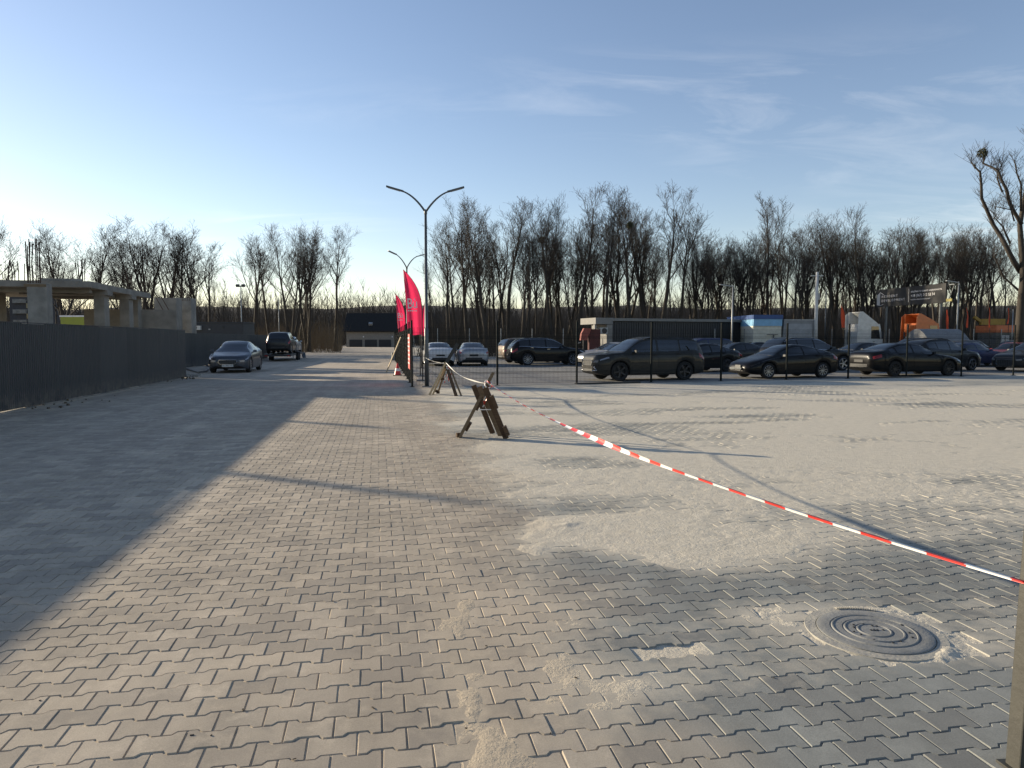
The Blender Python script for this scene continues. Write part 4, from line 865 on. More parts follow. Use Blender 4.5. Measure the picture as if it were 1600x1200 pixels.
# ------------------------------------------------------------------ feather flags
def feather_flag(label, base, htop, z0, wid, rz, m, text=None, group=None, seed=0, lean=.0):
    t = thing('feather_flag', label, 'flag', (base.x, base.y, 0), rz, group); rn = random.Random(seed); H = htop - z0
    def edge(f):   # pole side, bowing over towards -x near the top
        return -wid * .98 * max(0.0, (f - .30) / .70) ** 2.6 + lean * f
    pts = [(0.0, 0, 0), (0, 0, z0)] + [(edge(f), 0, z0 + H * f) for f in np.linspace(.05, 1, 14)]
    MB().tube(pts, [.022, .02] + list(np.linspace(.018, .006, 14)), 8).build('pole', PLAST, t, True)
    MB().box((0, 0, .02), (.45, .45, .04)).build('base', STEEL, t)
    nu, nv = 12, 30; V = []
    ph = [rn.uniform(0, 6) for _ in range(4)]
    for j in range(nv):
        f = .0 + j / (nv - 1); xr = edge(f); xl = -wid * (.90 + .08 * f) + .10 * (1 - f) * wid * 1.6; xl = min(xl, xr - .02 * (1 - f) - .004)
        for i in range(nu):
            u = i / (nu - 1); x = xr + (xl - xr) * u
            y = (.06 * math.sin(5 * u + ph[0] + 1.5 * f) + .035 * math.sin(11 * u + ph[1] - 2 * f) + .03 * math.sin(7 * f + ph[2])) * min(1, u * 2.5) * (.4 + .6 * (1 - f))
            V.append((x, y, z0 + H * f + .04 * (1 - f) * math.sin(6 * u + ph[3]) * u))
    Fc = [(j * nu + i, j * nu + i + 1, (j + 1) * nu + i + 1, (j + 1) * nu + i) for j in range(nv - 1) for i in range(nu - 1)]
    link('sail', mkmesh('sail', V, Fc, m, None, True), t)
    if text:
        lo = link('lettering', text_mesh('Bù', wid * .62, PRINT, .002, 'CENTER', .85), t, (-wid * .50, -.11, z0 + H * .47), (math.pi / 2, -.06, 0)); lo.scale = (.95, 1.25, 1)
        b = MB()
        for k in range(5): b.box((-wid * .70 + k * wid * .10, -.11, z0 + H * .365), (wid * .07, .005, .05 - .012 * (k % 2)))
        b.build('small_print', PRINT, t)
    return t
fg = 'crimson feather flags along the road side fence'
def flag_at(px, ytop, Y, *a, **k):
    p = at(px, ytop, Y); return Vector((p.x, p.y, 0)), p.z
bs, hz_ = flag_at(659, 421, 28.0); feather_flag('large crimson feather flag with white lettering behind the street lamp', bs, hz_, 1.82, .74, .05, FLAG, True, fg, 1)
bs, hz_ = flag_at(656, 426, 31.5); feather_flag('crimson feather flag half hidden behind the large lettered one', bs, hz_ - .35, 1.85, .72, .35, FLAG, None, fg, 2)
bs, hz_ = flag_at(633, 459, 45.5); feather_flag('crimson feather flag with white lettering farther along the fence', bs, hz_, 1.9, .62, .10, FLAG, True, fg, 3)
bs, hz_ = flag_at(658, 466, 40.0); feather_flag('narrow crimson feather flag leaning the other way beside the lamp pole', bs, hz_, 1.8, .40, math.pi - .5, FLAG, None, fg, 4)
og = 'orange feather flags by the trucks'
for i, (px, yt, yb, Y, lab) in enumerate([(1318, 476, 512, 58, 'straight orange flag between the grey pole and the white truck cab'), (1480, 484, 521, 58, 'slim orange flag just right of the orange truck cab'), (1511, 481, 512, 60, 'orange feather flag above the covered trailer'), (1545, 481, 512, 60, 'broad orange feather flag by the yellow digger boom'), (1574, 482, 506, 60, 'slim orange feather flag above the orange kiosk')]):
    bs, hz_ = flag_at(px + 3, yt, Y); zb_ = at(px, yb, Y).z
    feather_flag(lab, bs, hz_, zb_, .48 if i not in (1,) else .3, .3 + i * .15, FLAGO, None, og, 20 + i)

# ------------------------------------------------------------------ wooden trestles
def board(T, a, b, w_, h_, m, nm='board', up=(0, 1, 0)): return MB().bar(Vector(a) - T.location, Vector(b) - T.location, w_, h_, up).build(nm, m, T)
g1 = gp(752, 684); T1 = thing('wooden_trestle', 'dark weathered wooden trestle with crossed boards holding the barrier tape', 'trestle', (g1.x, g1.y, 0))
Y1 = g1.y
def on(px, py, Y): return at(px, py, Y)
board(T1, gp(718, 684), on(771, 582, Y1 + .02), .052, .11, WOOD_M, 'leg')
for (a, bpx, Yo, mm_) in (((791, 683), (758, 606), -.10, WOOD_D), ((783, 680), (749, 604), .22, WOOD_M), ((771, 672), (740, 602), .55, WOOD_D)):
    g = gp(*a); board(T1, (g.x, Y1 + Yo, .0), on(bpx[0], bpx[1], Y1 + Yo), .088, .035, mm_, 'leg', (0, 1, .5))
for (a, c_, Yo) in (((728, 672), (735, 660), .10), ((744, 640), (752, 624), .10), ((768, 618), (776, 638), -.16), ((788, 666), (794, 680), -.17)):
    board(T1, on(a[0], a[1], Y1 + Yo), on(c_[0], c_[1], Y1 + Yo), .06, .20, WOOD_D, 'cleat')
board(T1, gp(716, 683) + Vector((-.03, 0, .03)), gp(716, 683) + Vector((.05, .05, .03)), .08, .05, WOOD_D, 'foot')
board(T1, on(748, 640, Y1 - .05), on(778, 640, Y1 - .05), .014, .014, WHITE, 'tie_string')
g2 = gp(696, 617); T2 = thing('wooden_trestle', 'trestle with pale fresh boards standing beside the street lamp', 'trestle', (g2.x, g2.y, 0)); Y2 = g2.y
board(T2, gp(671, 617), on(697, 566, Y2), .055, .10, WOOD_L, 'leg'); board(T2, gp(675.5, 617) + Vector((0, .12, 0)), on(699, 568, Y2 + .12), .045, .10, WOOD_L, 'leg')
board(T2, gp(685, 612), on(699, 568, Y2 + .3), .05, .04, WOOD_M, 'leg')
board(T2, on(693, 574, Y2 + .06), on(715, 537, Y2 + .06), .10, .04, mat('board_black', (.03, .032, .03), .7), 'board')
board(T2, gp(713, 619), on(697, 570, Y2), .09, .045, WOOD_D, 'leg'); board(T2, gp(721, 619), on(703, 574, Y2 - .05), .05, .045, WOOD_M, 'leg')
for px, py in ((691, 592), (681, 611), (684, 613)): board(T2, on(px - 2, py, Y2 + .2), on(px + 3, py, Y2 + .2), .07, .07, WOOD_D, 'cleat')

# ------------------------------------------------------------------ barrier tape
def tape(label, A, Bp, sag, wid, stripe, tw0, tw1, seed=0):
    A, Bp = Vector(A), Vector(Bp); L = (Bp - A).length; n = int(max(30, L / .05)); d = (Bp - A).normalized(); side = d.cross(Vector((0, 0, 1))).normalized(); V = []; Fc = []; M = []; rn = random.Random(seed); p1 = rn.uniform(0, 6)
    for i in range(n + 1):
        f = i / n; p = A.lerp(Bp, f) - Vector((0, 0, sag * 4 * f * (1 - f))); a = tw0 + (tw1 - tw0) * f + .5 * math.sin(9 * f + p1); u = Vector((0, 0, 1)) * math.cos(a) + side * math.sin(a); ww = wid * (.5 + .12 * math.sin(13 * f + p1)) * (1 - .75 * max(0, (f - .80) / .20)) * (1 - .5 * max(0, (.06 - f) / .06)); fold = d.cross(u) * .012
        V += [p + u * ww, p + fold, p - u * ww]
        if i < n:
            for k in (0, 1): Fc.append((3 * i + k, 3 * i + 3 + k, 3 * i + 4 + k, 3 * i + 1 + k)); M.append(int(f * L / stripe) % 2)
    me = mkmesh('barrier_tape', V, Fc, [WHITE, RED], M, True)
    return tag(link('barrier_tape', me), label, 'barrier tape')
apex1 = on(763, 599, Y1); apex2 = on(697, 567, Y2); PB = gp(1590, 1203); PT = on(1598, 911, PB.y - .03)
tape('long red and white barrier tape from the dark trestle to the steel post', apex1 + Vector((.02, 0, 0)), PT, .16, .040, .20, .5, 4.4, 4)
tape('barrier tape hanging between the two trestles', apex2, apex1 + Vector((-.02, 0, .0)), .12, .035, 9.0, .2, 1.4, 5)
lpt = Vector((lb.x - .02, lb.y - .08, on(657, 559, lb.y).z)); tape('barrier tape from the street lamp to the pale trestle', lpt, apex2, .05, .025, 9.0, .4, 2, 6)
def knot(label, c, n, ln, seed, r=.055):
    rn = random.Random(seed); b = MB()
    for k in range(5):
        pts = [c + Vector((r * math.cos(a + k), .05 * (k % 2) - .03 + .05 * math.sin(a), r * math.sin(a + k * .7) - .015)) for a in np.linspace(0, 6.2, 12)]
        b.tube(pts, .010, 5, 0 if k == 2 else 1)
    for k in range(n):
        x, y = rn.uniform(-.10, .12), rn.uniform(-.08, .08); l = ln * rn.uniform(.5, 1.1); V = []; Fc = []; M = []
        for i in range(11):
            f = i / 10; p = c + Vector((x * f + .03 * math.sin(4 * f + k), y * f, -l * f)); s_ = Vector((math.cos(3 * f + k), math.sin(3 * f + k), 0)) * .012
            V += [p - s_, p + s_]
            if i < 10: Fc.append((2 * i, 2 * i + 1, 2 * i + 3, 2 * i + 2)); M.append((i // 3 + k) % 2)
        for f_, m_ in zip(Fc, M): pass
        o = len(b.V); b.V += [tuple(v) for v in V]; b.F += [tuple(i + o for i in f_) for f_ in Fc]; b.M += M
    return tag(b.build('tape_knot', [RED, WHITE], None, True), label, 'barrier tape')
knot('knotted tape with loose ends on the dark trestle', apex1, 6, .42, 1); knot('knotted tape with loose ends on the pale trestle', apex2 + Vector((.06, -.03, -.12)), 5, .5, 2, .04)
# steel post at the right
t = thing('steel_post', 'weathered grey square steel post holding the near end of the barrier tape', 'post', (PB.x + .010, PB.y, 0), .12); t.rotation_euler[1] = .035
PST = mat('post_steel', (.052, .05, .04), .6, .1, c2=(.036, .034, .028), scale=6, bmp=.2)
pst = MB().box((0, 0, .52), (.07, .07, 1.06)).build('shaft', PST, t); bv = pst.modifiers.new('bevel', 'BEVEL'); bv.width = .006; bv.segments = 2
MB().box((0, 0, 1.055), (.076, .076, .016)).build('cap', PST, t); MB().box((0, 0, .006), (.11, .11, .012)).build('foot_plate', PST, t)

# ------------------------------------------------------------------ house with garages
a, c = at(538, 516, 150), at(642, 516, 150); hw_ = c.x - a.x; zw_ = a.z; zr_ = at(560, 489, 153).z
H_ = thing('garage_house', 'long house with a dark pitched roof and three garage doors at the road end', 'house', (a.x, a.y, 0))
HW = mat('house_render', (.25, .225, .19), .85); HR = mat('house_roof', (.024, .023, .022), .8, spec=.2)
MB().box((hw_ / 2, 4, zw_ / 2), (hw_ - .8, 8, zw_)).build('wall', HW, H_)
rf = MB().prism([(-.6, zw_ - .1), (4, zr_), (8.6, zw_ - .1), (8.6, zw_ - .35), (-.6, zw_ - .35)], -.3, hw_ + .3, 'X').build('roof', HR, H_)
MB().box((5.4, .85, zw_ + 1.25), (.8, .5, .7), Matrix.Rotation(.6, 3, 'X')).build('skylight', GALV, rf)
for px0, px1 in ((546, 566), (570, 589), (592, 611)):
    x0, x1 = at(px0, 530, 150).x - a.x, at(px1, 530, 150).x - a.x
    d = MB().box(((x0 + x1) / 2, -.03, .78), (x1 - x0, .1, 1.55)).build('garage_door', mat('garage_dark', (.02, .02, .022), .5), H_)
    for k in range(3): MB().box(((x0 + x1) / 2, -.10, .38 + k * .4), (x1 - x0 - .1, .04, .03)).build('door_rib', PLAST, d)
for px in (568, 613): x = at(px, 526, 150).x - a.x; MB().box((x, -.1, 2.15), (.18, .2, .25)).build('wall_lamp', PRINT, H_)
# ------------------------------------------------------------------ black cabin with grey portal
a, c = at(929, 497, 56), at(1176, 495, 61); d = c - a; Lc = math.hypot(d.x, d.y)
t = thing('black_cabin', 'long black corrugated cabin with a pale grey end frame behind the parked cars', 'cabin', (a.x, a.y, 0), heading(d.x, d.y)); hz_ = a.z
DK = mat('cabin_black', (.012, .014, .02), .5); PGR = mat('portal_grey', (.20, .195, .18), .7)
MB().box((Lc / 2 + .7, 1.3, hz_ / 2 - .1), (Lc - 1.4, 2.4, hz_ - .3)).build('wall', DK, t)
rbm = MB().box((0, .08, hz_ / 2 - .1), (.06, .05, hz_ - .4)).mesh('rib', DK)
for k in range(int((Lc - 1.6) / .22)): link('rib', rbm, t, (1.6 + k * .22, 0, 0))
MB().box((Lc / 2 + .7, 1.3, hz_ - .10), (Lc - 1.3, 2.9, .22)).build('roof', PGR, t)
MB().box((.75, 1.2, hz_ - .22), (1.5, 2.8, .5)).build('portal_top', PGR, t); MB().box((1.25, 1.2, hz_ / 2 - .25), (.5, 2.7, hz_ - .5)).build('portal_wall', PGR, t); MB().box((.08, .1, hz_ / 2 - .25), (.16, .3, hz_ - .5)).build('portal_post', PGR, t)
ac = MB().box((.70, -.1, hz_ - 1.0), (.7, .3, .5)).build('air_conditioner', GALV, t); MB().lathe([(.001, -.27), (.22, -.27), (.23, -.25)], 18, 'Y', (.75, 0, hz_ - 1.0)).build('fan_grille', PLAST, ac)
MB().box((.6, 2.4, 1.1), (.9, .1, 2.2)).build('door', DK, t)
# ------------------------------------------------------------------ trailers
def boxy(name, label, cat, px0, px1, ytop, Y, parts, rz=0.0):
    a, c = at(px0, ytop, Y), at(px1, ytop, Y); t = thing(name, label, cat, ((a.x + c.x) / 2, Y, 0), rz); parts(t, c.x - a.x, a.z); return t
BLUE = mat('tarp_blue', (.02, .07, .22), .5); LBL = mat('tarp_lightblue', (.20, .42, .62), .5); TW = mat('tarp_cream', (.62, .60, .50), .6); TG = mat('tarp_grey', (.22, .225, .23), .6)
def wheels_for(t, w_, ys, r=.5):
    tm, rm = wheel_meshes(r, RIMD, 10)
    for y in ys:
        for s in (-1, 1): o = link('wheel', tm, t, (s * (w_ / 2 - .18), y, r), (0, 0, math.pi / 2 if s == -1 else -math.pi / 2)); link('rim', rm, o)
def p_blue(t, w_, h):
    MB().box((0, 3, (h - .35 + 1.1) / 2), (w_, 6, h - .35 - 1.1)).build('box_body', TW, t); MB().box((0, 2.9, h - .62), (w_ + .02, 6.0, .55)).build('stripe_panel', LBL, t); MB().box((0, 2.9, h - .17), (w_ + .12, 6.1, .34)).build('roof_cover', BLUE, t)
    MB().box((0, 3, .95), (w_ * .7, 6, .3)).build('chassis', PLAST, t); wheels_for(t, w_, (1.2, 4.6)); MB().box((.4, -.06, h - 1.6), (.9, .06, .06)).box((.5, -.06, h - 1.75), (.06, .06, .3)).build('latch', STEEL, t)
boxy('box_trailer', 'cream box trailer with a blue roof beside the black cabin', 'trailer', 1177, 1222, 492, 58, p_blue, .05)
def p_grey(t, w_, h):
    MB().prism([(-w_ / 2, 1.0), (w_ / 2, 1.0), (w_ / 2 * .86, h), (-w_ / 2 * .92, h)], 0, 5, 'Y').build('box_body', TG, t); MB().prism([(-w_ / 2 * .80, 1.2), (w_ / 2 * .80, 1.2), (w_ / 2 * .70, h - .3), (-w_ / 2 * .74, h - .3)], -.05, -.004, 'Y').build('rear_door', mat('tarp_grey_pale', (.30, .31, .32), .6), t)
    MB().box((0, 2.5, h + .01), (w_ * .92, 5.1, .08)).build('roof_trim', GALV, t); MB().box((0, 2.5, .85), (w_ * .7, 5, .3)).build('chassis', PLAST, t); wheels_for(t, w_, (1.2, 3.9))
boxy('box_trailer', 'grey box trailer with slanted sides beside the white pole', 'trailer', 1223, 1276, 500, 58, p_grey, .05)
def p_cover(t, w_, h):
    pr = [(-1.3, .5)] + [(-1.3 + .0 + 2.6 * k / 10, 1.2 + (h - 1.2) * math.sin(math.pi * (k + .8) / 11.6)) for k in range(11)] + [(1.3, .5)]
    MB().prism(pr, -w_ / 2, w_ / 2, 'X').build('cover', TG, t, False); MB().box((0, -1.25, 1.1), (w_ * .96, .12, .8)).build('side_curtain', mat('tarp_pale', (.40, .40, .37), .7), t); MB().box((0, 0, .5), (w_ * .9, 1.8, .25)).build('chassis', PLAST, t)
    tm, rm = wheel_meshes(.33, RIMD, 10)
    for x in (-1, 1):
        for s in (-1, 1): o = link('wheel', tm, t, (x * .5, s * 1.0, .33), (0, 0, math.pi if s == 1 else 0)); link('rim', rm, o)
boxy('covered_trailer', 'low trailer under a rounded grey cover behind the parked cars', 'trailer', 1425, 1502, 514, 55, p_cover, .25)
# ------------------------------------------------------------------ truck cabs
def truck_cab(label, px0, ytop, Y, m, rear, hcab):
    a = at(px0, ytop, Y); t = thing('truck_cab', label, 'truck', (a.x + .75, Y + .6, 0), 0.03); t.scale = (.86, .86, .86); h = a.z / .86; hcab = hcab / .93
    # local +x is forward; cab rear wall at x = 0
    MB().prism([(0, 1.0), (1.9, 1.0), (2.15, 1.15), (2.15, 1.9), (1.85, hcab), (0.0, hcab)], -1.22, 1.22, 'Y').build('cab_body', m, t)
    MB().prism([(0.02, hcab + .01), (1.75, hcab + .01), (1.45, hcab + .25), (0.25, h), (.02, h)], 1.02, 1.14, 'Y').prism([(0.02, hcab + .01), (1.75, hcab + .01), (1.45, hcab + .25), (0.25, h), (.02, h)], -1.14, -1.02, 'Y').prism([(0.25, h), (1.45, hcab + .25), (1.70, hcab + .03), (1.62, hcab + .02), (1.40, hcab + .18), (.25, h - .07)], -1.02, 1.02, 'Y').build('roof_fairing', m, t)
    for s in (-1, 1):
        MB().prism([(-.30, 1.05), (0.02, 1.05), (.02, h - .1), (-.2, h - .25), (-.28, 2.0)], s * 1.22 - .03, s * 1.22 + .03, 'Y').build('side_deflector', m, t)
        MB().prism([(1.05, 1.95), (1.90, 1.95), (1.72, hcab - .22), (1.05, hcab - .22)], s * 1.235 - .012, s * 1.235 + .012, 'Y').build('side_window', GLASS, t)
        MB().box((2.05, s * 1.38, 2.3), (.12, .16, .7)).build('mirror', PLAST, t)
        MB().box((1.3, s * 1.24, 1.7), (.16, .03, .04)).build('door_handle', PLAST, t)
        tm, rm = wheel_meshes(.5, RIMD, 10)
        for x in (1.1, -2.4): o = link('wheel', tm, t, (x, s * 1.0, .5), (0, 0, math.pi if s == 1 else 0)); link('rim', rm, o)
    MB().prism([(2.14, 1.95), (2.165, 1.95), (1.90, hcab - .12), (1.87, hcab - .12)], -1.05, 1.05, 'Y').build('windscreen', GLASS, t)
    MB().box((-.015, 0, 2.2), (.03, 1.5, 1.5)).build('rear_panel', rear, t); MB().box((-.9, 0, .85), (5.2, .9, .28)).build('chassis', PLAST, t); MB().box((-2.4, 0, 1.12), (1.0, .9, .16)).build('fifth_wheel', STEEL, t)
    MB().tube([(-.12, .85, 1.0), (-.12, .85, 2.6)], .06, 8).build('exhaust_stack', STEEL, t)
    return t
WT = mat('truck_white', (.60, .60, .57), .45, coat=.3); OT = mat('truck_orange', (.62, .14, .025), .45, coat=.3)
truck_cab('white tractor truck cab with a high roof fairing behind the parked cars', 1326, 487, 58, WT, WT, 3.1); truck_cab('orange tractor truck cab with an open roof fairing behind the parked cars', 1416, 490, 57, OT, OT, 3.15)
# red machine beside the cabin
a = at(916, 513, 54); t = thing('hopper_machine', 'dark red machine with a slanted hopper beside the black cabin', 'machine', (a.x, a.y, 0)); DR = mat('machine_red', (.09, .02, .016), .7); PR2 = mat('machine_red_lit', (.30, .075, .055), .7)  # hopper is machine red lightened: light on the slanted face put into its colour
MB().prism([(-.45, a.z - .9), (.0, a.z - .9), (.35, a.z), (-.2, a.z), (-.4, a.z - .4)], -.5, .5, 'Y').build('hopper', PR2, t); MB().box((.62, .2, 1.55), (.85, 1.0, 1.7)).build('engine_cover', DR, t); MB().box((.2, .1, .6), (1.4, .9, .25)).build('frame', PLAST, t)
for x in (-.3, .7):
    for s in (-1, 1):
        tm, rm = wheel_meshes(.33, RIMD, 10); o = link('wheel', tm, t, (x, s * .5 + .1, .33), (0, 0, math.pi if s == 1 else 0)); link('rim', rm, o)
MB().tube([(-.45, -.3, 1.4), (-.75, -.3, 1.3), (-.75, -.3, .8)], .03, 6).build('handle', GALV, t)
# orange kiosk, yellow digger
a, c = at(1557, 508, 62), at(1612, 508, 62); t = thing('kiosk', 'small grey kiosk with an orange roof band at the edge of the lot', 'kiosk', (a.x, a.y, 0)); wd = c.x - a.x
MB().box((wd / 2, 1.3, a.z / 2 - .3), (wd - .1, 2.5, a.z - .6)).build('wall', mat('kiosk_grey', (.17, .165, .15), .8), t); MB().box((wd / 2, 1.3, a.z - .32), (wd + .1, 2.8, .62)).build('roof_band', mat('kiosk_orange', (.60, .17, .06), .6), t)
for x in (.62, .98): MB().box((x, -.0, 1.55), (.26, .16, .85)).build('window', PRINT, t)
MB().box((2.0, 0, 1.0), (.8, .14, 2.0)).build('door', PLAST, t)
a = at(1549, 497, 66); t = thing('yellow_digger', 'yellow digger boom resting behind the orange flags', 'digger', (a.x, a.y, 0)); YD = mat('digger_yellow', (.34, .20, .02), .55)
MB().box((.1, 0, a.z - .35), (2.2, .35, .55)).build('boom', YD, t); MB().bar((-.95, 0, a.z - .35), (-1.6, 0, a.z + .1), .3, .25).build('dipper', YD, t); MB().box((1.4, 0, 1.7), (1.4, 1.4, 1.6)).build('cab', YD, t); MB().box((1.4, -.71, 2.0), (1.1, .04, .8)).build('window', GLASS, t)
for s in (-.7, .7): MB().prism([(-.2, .35), (.1, .0), (2.6, .0), (2.9, .35), (2.6, .8), (.1, .8)], s - .2, s + .2, 'Y').build('track', PLAST, t)
# ------------------------------------------------------------------ billboard
a, c = at(1370, 480, 66), at(1478, 478.5, 57.5); d = c - a; Lb = math.hypot(d.x, d.y); hb = 1.56
t = thing('billboard', 'dark grey billboard with white lettering and a building logo among the trees', 'billboard', (a.x, a.y, 0), heading(d.x, d.y)); zb_ = a.z
BB = mat('billboard_grey', (.024, .024, .023), .8, c2=(.034, .033, .032), scale=2)
pn = MB().box((Lb / 2, 0, zb_ + hb / 2), (Lb, .12, hb)).build('panel', BB, t)
MB().prism([(.10 * 1, zb_ + .18), (.52, zb_ + .10), (.52, zb_ + hb - .25), (.10, zb_ + hb - .50)], -.075, -.062, 'Y').build('logo', mat('logo_grey', (.5, .5, .49), .6), t)
b = MB(); b.bar((.52, -.07, zb_ + hb - .25), (1.0, -.07, zb_ + hb - .48), .02, .03).bar((.52, -.07, zb_ + .10), (1.0, -.07, zb_ + .22), .02, .03); b.build('logo_line', PRINT, t)
rx = (math.pi / 2, 0, 0)
def fit(s, size, x, z, w_, m=PRINT, sp=1.0):
    me = text_mesh(s, size, m, .002, 'LEFT', sp); o = link('lettering', me, t, (x, -.066, z), rx); mw = max(v.co.x for v in me.vertices); o.scale = (w_ / mw, 1, 1)
    return o
fit('RESIDENT', .30, .72, zb_ + .90, Lb * .25, PRINT, 1.5); fit('DEVELOPMENT', .30, .72, zb_ + .52, Lb * .36, PRINT, 1.5)
MB().box((Lb * .50, -.066, zb_ + hb * .52), (.025, .012, hb * .72)).build('divider', PRINT, t)
fit('надійна та єдина нерухомість', .22, Lb * .53, zb_ + 1.12, Lb * .42); fit('+38 (067) 212 52 54', .30, Lb * .53, zb_ + .76, Lb * .33); fit('resident-development.com', .17, Lb * .53, zb_ + .44, Lb * .27)
for x in (Lb * .12, Lb * .9): MB().box((x, .22, (zb_ + hb) / 2), (.16, .16, zb_ + hb)).build('support_post', STEEL, t)
b = MB()
for z in (zb_ + .2, zb_ + hb - .15): b.bar((0, .13, z), (Lb + .7, .13, z), .06, .06)
b.bar((Lb + .1, .13, zb_ + .2), (Lb + .7, .13, zb_ + hb - .15), .05, .05); b.build('frame', STEEL, t); MB().box((Lb + .35, -.02, zb_ + .18), (.6, .06, .22)).build('name_plate', mat('plate_yellow', (.4, .33, .08), .6), t)

# ------------------------------------------------------------------ trees
def gen_tree(seed, style):
    """a bare tree 10 m tall: returns (trunk mesh, crown mesh)"""
    rn = random.Random(seed); BR = []
    def grow(p, d, L, r, lev, r_end=None, nseg=None):
        nseg = nseg or (9 if lev == 0 else 6 if lev == 1 else 5 if lev == 2 else 3 if lev == 3 else 2)
        pts = [p.copy()]; rad = [r]; d = d.normalized(); wob = (.038, .065, .085, .11, .13)[lev]; up = (.03, .10, .12, .10, .06)[lev]
        re = r_end if r_end is not None else max(.0045, r * (.40 if lev < 2 else .45))
        for i in range(nseg):
            d = (d + Vector((rn.gauss(0, wob), rn.gauss(0, wob), rn.gauss(0, wob * .6))) + Vector((0, 0, up))).normalized()
            p = p + d * (L / nseg); pts.append(p.copy()); rad.append(r + (re - r) * ((i + 1) / nseg) ** .85)
        BR.append((pts, rad, lev))
        if lev >= 4: return
        if lev == 0: n, f0, f1, a0, a1, l0, l1 = style['limbs']
        elif lev == 1: n, f0, f1, a0, a1, l0, l1 = style.get('l1', (6, .25, .98, 18, 40, .30, .55))
        elif lev == 2: n, f0, f1, a0, a1, l0, l1 = style.get('l2', (7, .2, 1.0, 18, 44, .30, .55))
        else: n, f0, f1, a0, a1, l0, l1 = style.get('l3', (3, .3, 1.0, 18, 42, .45, .8))
        n = max(2, round(n * rn.uniform(.8, 1.2))); az = rn.uniform(0, 6.28)
        for k in range(n):
            f = f0 + (f1 - f0) * ((k + rn.uniform(.1, .9)) / n); x = f * nseg; i = min(int(x), nseg - 1); q = pts[i].lerp(pts[i + 1], x - i); dd = (pts[i + 1] - pts[i]).normalized()
            az += 2.4 + rn.uniform(-.5, .5); perp = dd.orthogonal().normalized(); perp.rotate(Quaternion(dd, az)); an = R(rn.uniform(a0, a1))
            nd = dd * math.cos(an) + perp * math.sin(an); ll = L * rn.uniform(l0, l1) * (1.15 - .55 * (f - f0) / (f1 - f0 + .01) if lev == 0 else 1.0)
            rr = (rad[i] + (rad[i + 1] - rad[i]) * (x - i)) * rn.uniform(.45, .68)
            grow(q, nd, ll, max(rr, .0045), lev + 1)
    for st in style.get('stems', [(0, 0, 1.0, .155)]):
        dx, dy, hh, rr = st; grow(Vector((dx * .35, dy * .35, -.05)), Vector((dx, dy, 1)), 10 * hh * .93, rr, 0, .012)
    def mesh(nm, levels, m):
        V, Fc = [], []
        for pts, rad, lev in BR:
            if lev not in levels: continue
            n = (8, 5, 4, 3, 3)[lev]; base = len(V); k = len(pts); prev = None
            for i, p in enumerate(pts):
                d = (pts[min(i + 1, k - 1)] - pts[max(i - 1, 0)]).normalized()
                prev = d.orthogonal().normalized() if prev is None else (prev - d * prev.dot(d)).normalized(); q = d.cross(prev); r = rad[i] * (1.35 if (lev == 0 and i == 0) else 1)
                for j in range(n): a = 6.28318 * j / n; V.append(p + prev * (r * math.cos(a)) + q * (r * math.sin(a)))
            Fc += [(base + i * n + j, base + i * n + (j + 1) % n, base + (i + 1) * n + (j + 1) % n, base + (i + 1) * n + j) for i in range(k - 1) for j in range(n)]
        V = np.array([tuple(v) for v in V]); zs = V[:, 2].max() if len(V) else 1
        return V, Fc, m, nm
    A = mesh('trunk', (0, 1), BARK); B_ = mesh('crown', (2, 3, 4), TWIG); top = max(A[0][:, 2].max(), B_[0][:, 2].max()); s = 10 / top
    return [fastmesh(nm, V * s, np.array(Fc), np.full(len(Fc), 4), m, True) for V, Fc, m, nm in (A, B_)]
SL = dict(limbs=(10, .50, .98, 16, 34, .17, .32))
SL2 = dict(limbs=(9, .56, .98, 14, 32, .17, .30), stems=[(.05, 0, 1.0, .15)])
VA = dict(limbs=(7, .42, .96, 16, 36, .22, .38), stems=[(.12, .04, .97, .14), (-.11, .06, 1.0, .14), (.02, -.12, .9, .12)])
VB = dict(limbs=(8, .42, .97, 16, 36, .22, .36), stems=[(.03, .02, 1.0, .16), (-.08, -.07, .92, .13)])
CR = dict(limbs=(9, .30, .92, 30, 60, .30, .48), stems=[(-.22, .1, .95, .14)])
TREES = {}
for k, stl in (('s1', SL), ('s2', SL), ('s3', SL2), ('s4', SL2), ('v1', VA), ('v2', VA), ('b1', VB), ('b2', VB), ('b3', VB), ('c1', CR)): TREES[k] = gen_tree(hash(k) % 1000 if False else sum(map(ord, k)) * 7, stl)
rt = random.Random(42)
def plant(name, label, k, px, ytop, Y, group, spread=1.0):
    z = at(px, ytop, Y).z; x = (px - 800) / F * Y; s = (z + .06) / 10
    t = thing(name, label, 'tree', (x, Y, -.06), rt.uniform(0, 6.28), group); t.scale = (s * spread, s * spread, s)
    for me in TREES[k]: link(me.name, me, t)
    return t
GR = 'bare trees in the row behind the car lot'; GLf = 'bare trees beyond the unfinished building'; GC = 'bare trees at the road end'
